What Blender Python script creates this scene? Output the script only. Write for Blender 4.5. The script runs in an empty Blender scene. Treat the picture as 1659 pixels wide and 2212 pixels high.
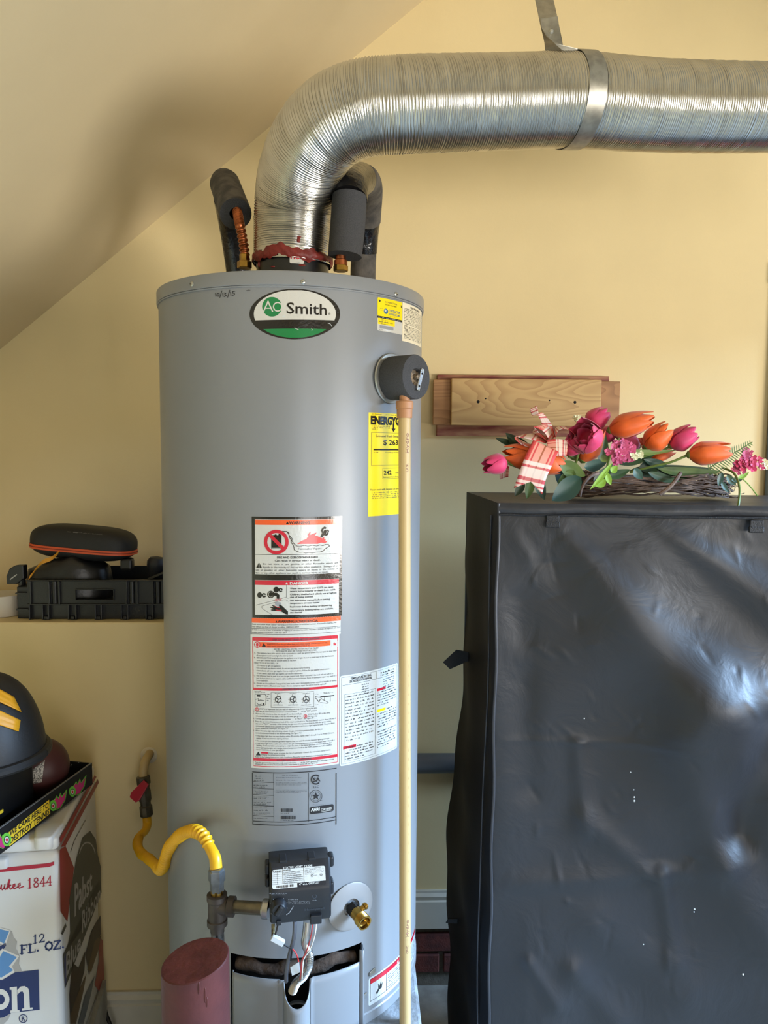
import bpy, bmesh, math, random
from mathutils import Vector, Matrix
random.seed(7)
S = bpy.context.scene
COL = S.collection
# ------------------------------------------------------------------ camera
FPX, IW, IH = 1656.7, 1659.0, 2212.0
YAW, PITCH, ROLL = math.radians(2.0), 0.0836, 0.0069
CAM = Vector((0, 0, 1.6))
_r0 = Vector((math.cos(YAW), -math.sin(YAW), 0))
_h0 = Vector((math.sin(YAW), math.cos(YAW), 0))
FW = _h0 * math.cos(PITCH) + Vector((0, 0, -math.sin(PITCH)))
_u0 = _h0 * math.sin(PITCH) + Vector((0, 0, math.cos(PITCH)))
RT = _r0 * math.cos(ROLL) + _u0 * math.sin(ROLL)
UP = _u0 * math.cos(ROLL) - _r0 * math.sin(ROLL)
cd = bpy.data.cameras.new('camera'); cam = bpy.data.objects.new('camera', cd); COL.objects.link(cam)
cd.sensor_fit = 'HORIZONTAL'; cd.sensor_width = 36.0; cd.lens = 36.0 * FPX / IW; cd.clip_start = 0.02
_m = Matrix((RT, UP, -FW)).transposed().to_4x4(); _m.translation = CAM
cam.matrix_world = _m
S.camera = cam
# ------------------------------------------------------------------ world, daylight, exposure
S.view_settings.view_transform = 'Standard'; S.view_settings.look = 'None'
S.view_settings.gamma = 1.0; S.view_settings.use_curve_mapping = False
S.view_settings.exposure = 0.08
S.cycles.max_bounces = 7; S.cycles.diffuse_bounces = 4; S.cycles.glossy_bounces = 3; S.cycles.caustics_reflective = False; S.cycles.caustics_refractive = False
w = bpy.data.worlds.new('sky'); S.world = w; w.use_nodes = True
bg = w.node_tree.nodes['Background']; bg.inputs[0].default_value = (0.55, 0.74, 1.0, 1); bg.inputs[1].default_value = 0.25
def area(name, loc, aim, sx, sy, power, color):
    l = bpy.data.lights.new(name, 'AREA'); l.shape = 'RECTANGLE'; l.size = sx; l.size_y = sy
    l.energy = power; l.color = color
    o = bpy.data.objects.new(name, l); COL.objects.link(o); o.location = loc
    d = Vector(aim) - Vector(loc)
    o.rotation_euler = d.to_track_quat('-Z', 'Y').to_euler()
    return o
# daylight reaches in through the wide side window: sunlit drive low outside, blue sky above it; and through a front door opening
area('sunlit_drive', (6.0, -4.2, 0.50), (0, 1.2, 1.6), 3.0, 1.6, 540, (1.0, 0.96, 0.90))
area('open_sky', (7.0, 0.2, 4.0), (0.0, 1.3, 0.7), 5.0, 2.4, 4200, (0.44, 0.67, 1.0))
area('front_daylight', (1.75, -4.6, 1.1), (1.4, 0, 1.1), 1.5, 2.0, 58, (1.0, 0.98, 0.95))
# ------------------------------------------------------------------ projection helpers (photo pixel -> place)
def ray(px, py):
    return (FW + RT * ((px - IW / 2) / FPX) - UP * ((py - IH / 2) / FPX))
def P(px, py, Y):
    d = ray(px, py); return CAM + d * (Y / d.y)
def PZ(px, py, Z):
    d = ray(px, py); return CAM + d * ((Z - CAM.z) / d.z)
def Pn(px, py, O, n):
    d = ray(px, py); return CAM + d * ((O - CAM).dot(n) / d.dot(n))
def pxm(px_len, depth):
    return px_len * depth / FPX
# ------------------------------------------------------------------ materials
def lin(c):
    return tuple(((v / 255.0) / 12.92 if v / 255.0 <= 0.04045 else ((v / 255.0 + 0.055) / 1.055) ** 2.4) for v in c)
MATS = {}
def mat(name, rgb=(200, 200, 200), rough=0.5, metal=0.0, spec=0.5, noise=0.0, nscale=20.0, bump=0.0, bscale=60.0,
        coat=0.0, rgb2=None, aniso=None, sheen=0.0, stretch=None, detail=4.0):
    if name in MATS: return MATS[name]
    m = bpy.data.materials.new(name); m.use_nodes = True
    nt = m.node_tree; b = nt.nodes['Principled BSDF']
    c = lin(rgb) + (1,)
    b.inputs['Base Color'].default_value = c
    b.inputs['Roughness'].default_value = rough; b.inputs['Metallic'].default_value = metal
    b.inputs['Specular IOR Level'].default_value = spec
    if coat: b.inputs['Coat Weight'].default_value = coat; b.inputs['Coat Roughness'].default_value = 0.12
    if sheen: b.inputs['Sheen Weight'].default_value = sheen
    tc = nt.nodes.new('ShaderNodeTexCoord')
    src = tc.outputs['Object']
    if stretch:
        mp = nt.nodes.new('ShaderNodeMapping'); mp.inputs['Scale'].default_value = stretch
        nt.links.new(src, mp.inputs['Vector']); src = mp.outputs['Vector']
    if noise > 0 or rgb2:
        n = nt.nodes.new('ShaderNodeTexNoise'); n.inputs['Scale'].default_value = nscale; n.inputs['Detail'].default_value = detail
        nt.links.new(src, n.inputs['Vector'])
        cr = nt.nodes.new('ShaderNodeValToRGB')
        c2 = lin(rgb2) if rgb2 else tuple(v * (1 - noise) for v in c[:3])
        cr.color_ramp.elements[0].position = 0.38; cr.color_ramp.elements[1].position = 0.62
        cr.color_ramp.elements[0].color = c2 + (1,); cr.color_ramp.elements[1].color = c
        nt.links.new(n.outputs['Fac'], cr.inputs['Fac']); nt.links.new(cr.outputs['Color'], b.inputs['Base Color'])
    if bump > 0:
        n2 = nt.nodes.new('ShaderNodeTexNoise'); n2.inputs['Scale'].default_value = bscale; n2.inputs['Detail'].default_value = 3
        nt.links.new(src, n2.inputs['Vector'])
        bp = nt.nodes.new('ShaderNodeBump'); bp.inputs['Strength'].default_value = bump; bp.inputs['Distance'].default_value = 0.004
        nt.links.new(n2.outputs['Fac'], bp.inputs['Height']); nt.links.new(bp.outputs['Normal'], b.inputs['Normal'])
    MATS[name] = m
    return m
# ------------------------------------------------------------------ mesh builder
class MB:
    def __init__(s): s.v = []; s.f = []
    def add(s, vs, fs):
        o = len(s.v); s.v += [Vector(q) for q in vs]; s.f += [tuple(i + o for i in f) for f in fs]; return s
    def box(s, c, size, M=None):
        c = Vector(c); hx, hy, hz = [q / 2 for q in size]
        vs = [Vector((x, y, z)) for x in (-hx, hx) for y in (-hy, hy) for z in (-hz, hz)]
        if M: vs = [M @ q for q in vs]
        return s.add([q + c for q in vs], [(0, 1, 3, 2), (4, 6, 7, 5), (0, 4, 5, 1), (2, 3, 7, 6), (0, 2, 6, 4), (1, 5, 7, 3)])
    def hexa(s, pts):       # 4 bottom + 4 top (same order)
        return s.add(pts, [(3, 2, 1, 0), (4, 5, 6, 7), (0, 1, 5, 4), (1, 2, 6, 5), (2, 3, 7, 6), (3, 0, 4, 7)])
    def tube(s, path, rad, seg=16, caps=True, up=None):
        n = len(path); path = [Vector(p) for p in path]
        R = rad if isinstance(rad, (list, tuple)) else [rad] * n
        fr = frames(path, up); o = len(s.v)
        for i in range(n):
            t, a, b = fr[i]
            for k in range(seg):
                an = 2 * math.pi * k / seg
                s.v.append(path[i] + (a * math.cos(an) + b * math.sin(an)) * R[i])
        for i in range(n - 1):
            for k in range(seg):
                k2 = (k + 1) % seg
                s.f.append((o + i * seg + k, o + i * seg + k2, o + (i + 1) * seg + k2, o + (i + 1) * seg + k))
        if caps:
            s.f.append(tuple(o + k for k in range(seg))[::-1]); s.f.append(tuple(o + (n - 1) * seg + k for k in range(seg)))
        return s
    def lathe(s, prof, O, axis, seg=32, close=True, up=None):   # prof: (radius, height along axis)
        O = Vector(O); t = Vector(axis).normalized()
        u = Vector(up) if up else (Vector((0, 0, 1)) if abs(t.z) < 0.9 else Vector((1, 0, 0)))
        a = (u - t * u.dot(t)).normalized(); b = t.cross(a); o = len(s.v); n = len(prof)
        for r, h in prof:
            for k in range(seg):
                an = 2 * math.pi * k / seg
                s.v.append(O + t * h + (a * math.cos(an) + b * math.sin(an)) * r)
        for i in range(n - 1):
            for k in range(seg):
                k2 = (k + 1) % seg
                s.f.append((o + i * seg + k, o + i * seg + k2, o + (i + 1) * seg + k2, o + (i + 1) * seg + k))
        if close:
            s.f.append(tuple(o + k for k in range(seg))[::-1]); s.f.append(tuple(o + (n - 1) * seg + k for k in range(seg)))
        return s
    def grid(s, fn, nu, nv, closeu=False):
        o = len(s.v); cu = nu if closeu else nu + 1
        for j in range(nv + 1):
            for i in range(cu): s.v.append(Vector(fn(i / nu, j / nv)))
        for j in range(nv):
            for i in range(nu):
                i2 = (i + 1) % cu if closeu else i + 1
                s.f.append((o + j * cu + i, o + j * cu + i2, o + (j + 1) * cu + i2, o + (j + 1) * cu + i))
        return s
    def prism(s, pts, d):    # polygon pts extruded by vector d
        n = len(pts); d = Vector(d); o = len(s.v)
        s.v += [Vector(p) for p in pts] + [Vector(p) + d for p in pts]
        s.f.append(tuple(range(o, o + n))); s.f.append(tuple(range(o + n, o + 2 * n))[::-1])
        for i in range(n):
            j = (i + 1) % n; s.f.append((o + j, o + i, o + n + i, o + n + j))
        return s
    def ball(s, c, r, su=14, sv=9, M=None):
        c = Vector(c); r = r if isinstance(r, (tuple, list)) else (r, r, r)
        def fn(u, v):
            a = 2 * math.pi * u; b = math.pi * (v - 0.5)
            q = Vector((r[0] * math.cos(b) * math.cos(a), r[1] * math.cos(b) * math.sin(a), r[2] * math.sin(b)))
            return c + (M @ q if M else q)
        return s.grid(fn, su, sv, True)
    def ribbon(s, pts, wid, thick, nrm=None):   # pts centre line, wid list of half-width vectors
        n = len(pts); pts = [Vector(p) for p in pts]; o = len(s.v)
        for i in range(n):
            w_ = Vector(wid[i]); t = (pts[min(i + 1, n - 1)] - pts[max(i - 1, 0)]).normalized()
            nn = t.cross(w_).normalized() * (thick / 2)
            s.v += [pts[i] - w_ - nn, pts[i] + w_ - nn, pts[i] + w_ + nn, pts[i] - w_ + nn]
        for i in range(n - 1):
            a = o + 4 * i; b = a + 4
            for k in range(4):
                k2 = (k + 1) % 4; s.f.append((a + k, a + k2, b + k2, b + k))
        s.f.append((o + 3, o + 2, o + 1, o)); e = o + 4 * (n - 1); s.f.append((e, e + 1, e + 2, e + 3))
        return s
def frames(path, up=None):
    n = len(path); out = []
    t0 = (path[1] - path[0]).normalized()
    u = Vector(up) if up else (Vector((0, 0, 1)) if abs(t0.z) < 0.9 else Vector((1, 0, 0)))
    a = (u - t0 * u.dot(t0)).normalized()
    for i in range(n):
        t = (path[min(i + 1, n - 1)] - path[max(i - 1, 0)]).normalized()
        a = (a - t * a.dot(t)); a = a.normalized() if a.length > 1e-6 else t.orthogonal().normalized()
        out.append((t, a, t.cross(a)))
    return out
def spline(pts, step=0.01):       # Catmull-Rom resampled evenly
    pts = [Vector(p) for p in pts]; q = [pts[0] * 2 - pts[1]] + pts + [pts[-1] * 2 - pts[-2]]
    dense = []
    for i in range(1, len(q) - 2):
        for k in range(24):
            t = k / 24.0; p0, p1, p2, p3 = q[i - 1:i + 3]
            dense.append(0.5 * ((2 * p1) + (p2 - p0) * t + (2 * p0 - 5 * p1 + 4 * p2 - p3) * t * t + (3 * p1 - p0 - 3 * p2 + p3) * t ** 3))
    dense.append(pts[-1])
    L = [0.0]
    for i in range(1, len(dense)): L.append(L[-1] + (dense[i] - dense[i - 1]).length)
    n = max(2, int(round(L[-1] / step))); out = []; j = 0
    for i in range(n + 1):
        s_ = L[-1] * i / n
        while j < len(L) - 2 and L[j + 1] < s_: j += 1
        d = L[j + 1] - L[j]; out.append(dense[j].lerp(dense[j + 1], (s_ - L[j]) / d if d > 1e-9 else 0))
    return out
def polyfill_xform(O, ux, uy):
    return lambda x, y: O + ux * x + uy * y
# ------------------------------------------------------------------ objects
ORG = {}
def thing(name, label, cat, org, group=None):
    o = bpy.data.objects.new(name, None); COL.objects.link(o); o.location = org; o.empty_display_size = 0.05
    o['label'] = label; o['category'] = cat
    if group: o['group'] = group
    ORG[o.name] = Vector(org); return o
def obj(name, mb, material, parent=None, org=None, smooth=False, label=None, bevel=0.0, seg=2, kind=None, solid=0.0, auto=None, cat=None, group=None, puv=None):
    me = bpy.data.meshes.new(name)
    if parent is not None: org = ORG[parent.name]
    elif org is None:
        lo = [min(v[i] for v in mb.v) for i in range(3)]; hi = [max(v[i] for v in mb.v) for i in range(3)]
        org = Vector(((lo[0] + hi[0]) / 2, (lo[1] + hi[1]) / 2, lo[2]))
    org = Vector(org)
    me.from_pydata([tuple(v - org) for v in mb.v], [], mb.f); me.update()
    me.materials.append(material)
    if puv:
        at_ = me.attributes.new('puv', 'FLOAT_VECTOR', 'POINT')
        for i_, q_ in enumerate(puv): at_.data[i_].vector = (q_[0], q_[1], 0)
    o = bpy.data.objects.new(name, me); COL.objects.link(o); ORG[o.name] = org
    if parent is not None: o.parent = parent
    else: o.location = org
    if bevel > 0:
        bm = bmesh.new(); bm.from_mesh(me); bmesh.ops.remove_doubles(bm, verts=bm.verts, dist=1e-6)
        es = [e for e in bm.edges if e.is_manifold and e.calc_face_angle(0) > 0.5]
        bmesh.ops.bevel(bm, geom=es, offset=bevel, segments=seg, affect='EDGES', profile=0.5); bm.to_mesh(me); bm.free()
    else:
        bm = bmesh.new(); bm.from_mesh(me); bmesh.ops.recalc_face_normals(bm, faces=bm.faces); bm.to_mesh(me); bm.free()
    if smooth:
        for p in me.polygons: p.use_smooth = True
        try: me.set_sharp_from_angle(angle=auto if auto else 0.6)
        except Exception: pass
    if solid:
        md = o.modifiers.new('thickness', 'SOLIDIFY'); md.thickness = solid; md.offset = 0
    if label: o['label'] = label
    if kind: o['kind'] = kind
    if cat: o['category'] = cat
    if group: o['group'] = group
    return o
def struct(name, mb, material, parent=None, bevel=0.0, smooth=False):
    return obj(name, mb, material, parent, bevel=bevel, smooth=smooth, kind='structure' if parent is None else None)
# ------------------------------------------------------------------ lettering
GLY = {}
def glyph(ch, bold=0.0):
    k = (ch, bold)
    if k in GLY: return GLY[k]
    def mk(t):
        cu = bpy.data.curves.new('t', 'FONT'); cu.body = t; cu.size = 1.0; cu.resolution_u = 2; cu.offset = bold; cu.fill_mode = 'FRONT'
        ob = bpy.data.objects.new('t', cu); COL.objects.link(ob)
        dg = bpy.context.evaluated_depsgraph_get(); me = bpy.data.meshes.new_from_object(ob.evaluated_get(dg))
        v = [(q.co.x, q.co.y) for q in me.vertices]; f = [tuple(p.vertices) for p in me.polygons]
        bpy.data.objects.remove(ob); bpy.data.curves.remove(cu); bpy.data.meshes.remove(me)
        return v, f
    if ch == ' ': GLY[k] = ([], [], 0.30); return GLY[k]
    v, f = mk(ch); v2, _ = mk(ch + ch)
    adv = max(x for x, y in v2) - max(x for x, y in v)
    GLY[k] = (v, f, adv); return GLY[k]
CAPH = 0.70
class Label:
    """flat print on a surface: loc(px,py) -> local metres (x right, y up); put(x,y,lift) -> world point"""
    def __init__(s, loc, put, crop=(0, 0, 1.0), strip=None):
        s.loc0 = loc; s.put = put; s.crop = crop; s.strip = strip; s.L = {}
    def loc(s, x, y):
        return s.loc0(s.crop[0] + x / s.crop[2], s.crop[1] + y / s.crop[2])
    def mb(s, key):
        if key not in s.L: s.L[key] = MB()
        return s.L[key]
    def polym(s, pts, key, lift):     # polygon in metres
        m = s.mb(key)
        if not s.strip:
            m.add([s.put(x, y, lift) for x, y in pts], [tuple(range(len(pts)))]); return
        x0 = min(p[0] for p in pts); x1 = max(p[0] for p in pts); n = max(1, math.ceil((x1 - x0) / s.strip))
        for i in range(n):
            a = x0 + (x1 - x0) * i / n; b = x0 + (x1 - x0) * (i + 1) / n
            q = clip(clip(pts, a, 1), b, -1)
            if len(q) >= 3: m.add([s.put(x, y, lift) for x, y in q], [tuple(range(len(q)))])
    def poly(s, pts, key, lift=2): s.polym([s.loc(*p) for p in pts], key, lift)
    def rect(s, x0, y0, x1, y1, key, lift=1, rad=0):
        xa = s.loc(x0, (y0 + y1) / 2)[0]; xb = s.loc(x1, (y0 + y1) / 2)[0]
        ya = s.loc((x0 + x1) / 2, y1)[1]; yb = s.loc((x0 + x1) / 2, y0)[1]
        if rad:
            r = (xb - xa) / (x1 - x0) * rad; q = []
            for cx, cy, a0 in ((xb - r, yb - r, 0), (xa + r, yb - r, 90), (xa + r, ya + r, 180), (xb - r, ya + r, 270)):
                for k in range(6):
                    an = math.radians(a0 + 18 * k); q.append((cx + r * math.cos(an), cy + r * math.sin(an)))
            s.polym(q, key, lift)
        else: s.polym([(xa, ya), (xb, ya), (xb, yb), (xa, yb)], key, lift)
    def frame(s, x0, y0, x1, y1, t, key, lift=2):
        s.rect(x0, y0, x1, y0 + t, key, lift); s.rect(x0, y1 - t, x1, y1, key, lift)
        s.rect(x0, y0 + t, x0 + t, y1 - t, key, lift); s.rect(x1 - t, y0 + t, x1, y1 - t, key, lift)
    def ell(s, cx, cy, rx, ry, key, lift=2, n=36, a0=0, a1=360):
        s.poly([(cx + rx * math.cos(math.radians(a0 + (a1 - a0) * k / n)), cy - ry * math.sin(math.radians(a0 + (a1 - a0) * k / n))) for k in range(n + (0 if a1 - a0 == 360 else 1))], key, lift)
    def ring(s, cx, cy, r0, r1, key, lift=2, n=36, a0=0, a1=360, asp=1.0):
        for k in range(n):
            t0 = math.radians(a0 + (a1 - a0) * k / n); t1 = math.radians(a0 + (a1 - a0) * (k + 1) / n)
            s.poly([(cx + r0 * math.cos(t0), cy - asp * r0 * math.sin(t0)), (cx + r1 * math.cos(t0), cy - asp * r1 * math.sin(t0)),
                    (cx + r1 * math.cos(t1), cy - asp * r1 * math.sin(t1)), (cx + r0 * math.cos(t1), cy - asp * r0 * math.sin(t1))], key, lift)
    def line(s, pts, wd, key, lift=2, close=False):
        q = list(pts) + ([pts[0]] if close else [])
        for (xa, ya), (xb, yb) in zip(q[:-1], q[1:]):
            dx, dy = xb - xa, yb - ya; L = math.hypot(dx, dy) or 1; ex, ey = dx / L * wd / 2, dy / L * wd / 2
            nx, ny = -ey, ex
            s.poly([(xa - ex + nx, ya - ey + ny), (xb + ex + nx, yb + ey + ny), (xb + ex - nx, yb + ey - ny), (xa - ex - nx, ya - ey - ny)], key, lift)
    def text(s, t, x, y, cap, key, lift=3, w=None, align='l', bold=0.0, shear=0.0):
        """x,y = baseline start in crop pixels, cap = capital height in crop px, w = forced width in crop px"""
        adv = 0; lay = []
        for ch in t:
            g = glyph(ch, bold); lay.append((g, adv)); adv += g[2]
        k = cap / CAPH; kx = k
        if w: kx = w / max(adv, 1e-6)
        tot = adv * kx
        x -= {'l': 0, 'c': tot / 2, 'r': tot}[align]
        X0, Y0 = s.loc(x, y); X1, _ = s.loc(x + tot, y); _, Y1 = s.loc(x + tot / 2, y - cap); _, Yb = s.loc(x + tot / 2, y)
        sx = (X1 - X0) / max(adv, 1e-6); sy = (Y1 - Yb) / CAPH; m = s.mb(key)
        for g, a in lay:
            if g[0]: m.add([s.put(X0 + (a + vx + shear * vy) * sx, Yb + vy * sy, lift) for vx, vy in g[0]], g[1])
    def para(s, lines, x, y, dy, cap, key, w=None, lift=3, bold=0.0):
        for i, t in enumerate(lines):
            if t: s.text(t, x, y + i * dy, cap, key, lift, w=(w if (w and i < len(lines) - 1) else None), bold=bold)
    def greek(s, x, y, wd, n, dy, h, key, lift=3, seed=1, last=0.6, den=0.8):
        rr = random.Random(seed)
        for i in range(n):
            xe = x + wd * (last if i == n - 1 else 1.0); xx = x
            while xx < xe - h:
                L = min(h * rr.uniform(1.2, 5.5), xe - xx)
                # a word: a row of tiny ticks
                tx = xx
                while tx < xx + L - h * 0.3:
                    tw = h * rr.uniform(0.16, 0.30); hh = h * rr.choice((0.55, 0.65, 0.7, 1.0))
                    if rr.random() < den: s.rect(tx, y + i * dy - hh, min(tx + tw, xx + L), y + i * dy, key, lift)
                    tx += tw + h * 0.20
                xx += L + h * 0.55
    def build(s, name, mats, parent, base, label=None):
        root = obj(name, s.L[base], mats[base], parent, label=label)
        for k, m in s.L.items():
            if k != base and m.f: obj('print_' + k.rstrip('0123456789').rstrip('_'), m, mats[k], root, kind='stuff')
        return root
def clip(pts, c, sg):
    out = []; n = len(pts)
    for i in range(n):
        a, b = pts[i], pts[(i + 1) % n]; da, db = sg * (a[0] - c), sg * (b[0] - c)
        if da >= 0: out.append(a)
        if (da > 0 and db < 0) or (da < 0 and db > 0):
            t = da / (da - db); out.append((a[0] + (b[0] - a[0]) * t, a[1] + (b[1] - a[1]) * t))
    return out
for _c in "ABCDEFGHIJKLMNOPQRSTUVWXYZabcdefghijklmnopqrstuvwxyz0123456789.,:;!?()/\"'$-&#*+°®•":
    glyph(_c)
# ================================================================== THE ROOM
FZ = -0.09                     # floor
WY, LY = 2.27, 1.86            # upper back wall, protruding lower wall on the left
PADZ = 0.535
M_wall = mat('wall_paint', (226, 204, 154), 0.62, spec=0.35, noise=0.05, nscale=3.0, bump=0.06, bscale=140)
M_ceil = mat('slope_paint', (222, 203, 164), 0.62, spec=0.35, noise=0.05, nscale=3.0, bump=0.05, bscale=140)
M_white = mat('white_trim', (214, 208, 192), 0.4, noise=0.08, nscale=9)
M_conc = mat('concrete', (176, 174, 166), 0.85, rgb2=(146, 144, 136), nscale=14, bump=0.35, bscale=90)
M_pad = mat('pad_concrete', (150, 155, 160), 0.8, rgb2=(108, 110, 110), nscale=26, bump=0.4, bscale=120)
M_brick = mat('brick', (112, 58, 50), 0.9, rgb2=(86, 48, 44), nscale=30, bump=0.4, bscale=160)
M_mortar = mat('mortar', (118, 112, 100), 0.95, noise=0.2, nscale=60, bump=0.3, bscale=200)
XL, XR, YF, CZ = -1.75, 2.65, -4.3, 3.3
struct('floor', MB().box(((XL + XR) / 2, (YF + WY) / 2, FZ - 0.05), (XR - XL + 0.6, WY - YF + 0.6, 0.1)), M_conc)
wb = struct('wall_back', MB().box(((XL + XR) / 2, WY + 0.06, (0.1 + CZ) / 2 + 0.005), (XR - XL + 0.2, 0.12, CZ - 0.11)), M_wall)
foot = obj('mortar_bed', MB().box(((XL + XR) / 2, WY + 0.066, (FZ + 0.1145) / 2), (XR - XL + 0.2, 0.11, 0.1145 - FZ)), M_mortar, wb)
_b = MB().box((0, 0, 0), (0.195, 0.1, 0.058)); bm0 = None
for row, zc in enumerate((0.059, -0.010, -0.0845)):
    for k in range(16):
        x = -0.55 + k * 0.205 + (0.1 if row % 2 else 0) + random.uniform(-.003, .003)
        if row == 2: continue
        o = obj('brick', MB().box((x, WY + 0.048, zc), (0.195, 0.1, 0.058)), M_brick, wb, bevel=0.003, seg=1)
struct('wall_lower_left', MB().box(((XL - 0.2) / 2 - 0.09, (LY + WY) / 2 - 0.002, (0.11 + 1.172) / 2), (-0.18 - XL + 0.02, WY - LY - 0.004, 1.172 - 0.11)), M_wall, bevel=0.004)
struct('wall_footing_left', MB().box(((XL - 0.2) / 2 - 0.09, (LY + WY) / 2 + 0.01, (FZ + 0.108) / 2), (-0.18 - XL + 0.02, WY - LY - 0.03, 0.108 - FZ)), M_conc)
def base_trim(name, x0, x1, y, z0, z1):
    prof = [(0, 0), (0.014, 0), (0.014, 0.72), (0.009, 0.75), (0.011, 0.80), (0.013, 0.86), (0.006, 0.93), (0.006, 1.0), (0, 1.0)]
    h = z1 - z0
    m = MB(); m.prism([(x0, y - d, z0 + t * h) for d, t in prof], (x1 - x0, 0, 0))
    struct(name, m, M_white)
base_trim('baseboard_back', -0.175, XR, WY - 0.001, 0.1145, 0.234)
base_trim('baseboard_left', XL, -0.181, LY - 0.001, 0.105, 0.2235)
# sloped underside of the roof, flat ceiling, side and front walls with their door openings
SX0, SZ0, SK = 0.181, 2.8584, 0.8153
sl = lambda x: SZ0 + (x - SX0) * SK
xe = SX0 + (CZ - SZ0) / SK
struct('ceiling', MB().prism([(XL - 0.1, WY + 0.05, sl(XL - 0.1)), (xe, WY + 0.05, CZ), (xe, WY + 0.05, CZ + 0.2), (XL - 0.1, WY + 0.05, CZ + 0.2)], (0, YF - WY - 0.2, 0)), M_ceil)
struct('ceiling_flat', MB().box(((xe + XR) / 2 + 0.05, (YF + WY) / 2, CZ + 0.1), (XR - xe + 0.3, WY - YF + 0.3, 0.2)), mat('ceiling_white', (236, 232, 222), 0.7))
struct('wall_left', MB().box((XL - 0.05, (YF + WY) / 2, (FZ + sl(XL)) / 2 + 0.05), (0.1, WY - YF, sl(XL) - FZ + 0.1)), M_wall)
def wall_with_hole(name, axis, c, a0, a1, h0, h1, hz, hb=None):
    m = MB()
    def b(u0, u1, z0, z1):
        if axis == 'x': m.box((c, (u0 + u1) / 2, (z0 + z1) / 2), (0.1, u1 - u0, z1 - z0))
        else: m.box(((u0 + u1) / 2, c, (z0 + z1) / 2), (u1 - u0, 0.1, z1 - z0))
    b(a0, h0, FZ, CZ); b(h1, a1, FZ, CZ); b(h0, h1, hz, CZ)
    if hb is not None: b(h0, h1, FZ, hb)
    struct(name, m, M_wall)
wall_with_hole('wall_right', 'x', XR + 0.05, YF, WY + 0.1, -2.2, 1.6, 2.2, 0.88)
wall_with_hole('wall_front', 'y', YF - 0.05, XL, XR + 0.1, 0.95, 2.5, 2.1)
# blue-grey door at the far right of the back wall
M_door = mat('door_paint', (108, 126, 150), 0.4, noise=0.05, nscale=8)
dr = struct('door_1', MB().box((1.70, WY - 0.008, 0.99), (0.838, 0.014, 2.15)), M_door, bevel=0.003)
fr = MB()
fr.box((1.256, WY - 0.012, 1.0), (0.06, 0.022, 2.17)); fr.box((2.150, WY - 0.012, 1.0), (0.06, 0.022, 2.17)); fr.box((1.70, WY - 0.012, 2.115), (0.96, 0.022, 0.06))
obj('door_frame', fr, M_door, dr, bevel=0.003)
obj('door_panel', MB().box((1.70, WY - 0.018, 1.45), (0.5, 0.012, 0.7)), M_door, dr, bevel=0.006)
obj('door_panel', MB().box((1.70, WY - 0.018, 0.5), (0.5, 0.012, 0.7)), M_door, dr, bevel=0.006)
obj('door_handle', MB().lathe([(0.012, 0), (0.012, 0.03), (0.027, 0.04), (0.027, 0.065), (0.012, 0.075)], (1.35, WY - 0.014, 0.98), (0, -1, 0)), mat('chrome', (200, 200, 200), 0.2, 1.0), dr, smooth=True)
# concrete pad under the heater, step under the cooler
struct('floor_pad', MB().box(((-0.33 + 0.1235) / 2, (1.21 + LY - 0.03) / 2, (FZ + PADZ) / 2), (0.4535, LY - 0.03 - 1.21, PADZ - FZ)), M_pad, bevel=0.006)
# ================================================================== THE WATER HEATER
CX, CY, TR = -0.12886, 1.54784, 0.255
def cyl_loc(px, py, r=TR):
    d = ray(px, py); a = d.x ** 2 + d.y ** 2; b = -d.x * CX - d.y * CY; c = CX * CX + CY * CY - r * r
    disc = max(b * b - a * c, 0); t = (-b - math.sqrt(disc)) / a; p = CAM + d * t
    return (math.atan2(p.x - CX, -(p.y - CY)) * TR, p.z)
def cyl_pt(s, z, r=TR):
    a = s / TR; return Vector((CX + r * math.sin(a), CY - r * math.cos(a), z))
LIFT = 0.00014
def cyl_put(s, z, lift): return cyl_pt(s, z, TR + 0.0003 + lift * LIFT)
def tang(s): a = s / TR; return Vector((math.cos(a), math.sin(a), 0))
def nrm(s): a = s / TR; return Vector((math.sin(a), -math.cos(a), 0))
M_tank = mat('tank_paint', (134, 136, 138), 0.33, spec=0.55, noise=0.02, nscale=4, bump=0.012, bscale=30)
M_dark = mat('recess_shade', (22, 20, 19), 0.9)  # near-black colour paints in the shade of slots, bores and burner opening
M_insul = mat('brown_insulation', (78, 62, 50), 0.95, noise=0.5, nscale=45, bump=0.8, bscale=90)
M_screw = mat('zinc_screw', (190, 190, 184), 0.3, 0.9)
M_brass = mat('brass', (176, 138, 66), 0.28, 1.0, noise=0.3, nscale=60)
M_copper = mat('copper', (178, 104, 66), 0.3, 1.0, noise=0.35, nscale=50)
M_chrome = mat('chrome', (200, 200, 200), 0.2, 1.0)
M_blackp = mat('black_plastic', (24, 26, 30), 0.42, spec=0.5)
M_foam = mat('grey_foam', (78, 78, 80), 0.95, noise=0.30, nscale=800, detail=1, bump=0.5, bscale=700)
Z_LT, Z_LS, Z_JB = 1.8891, 1.8657, 0.5556
heater = thing('water_heater', 'tall grey cylindrical gas water heater covered in labels', 'water heater', (CX, CY, PADZ))
SEG = 144
door_s0, zt = cyl_loc(498, 2060); door_s1, zt2 = cyl_loc(781, 2040); ZD = 0.697
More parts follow.
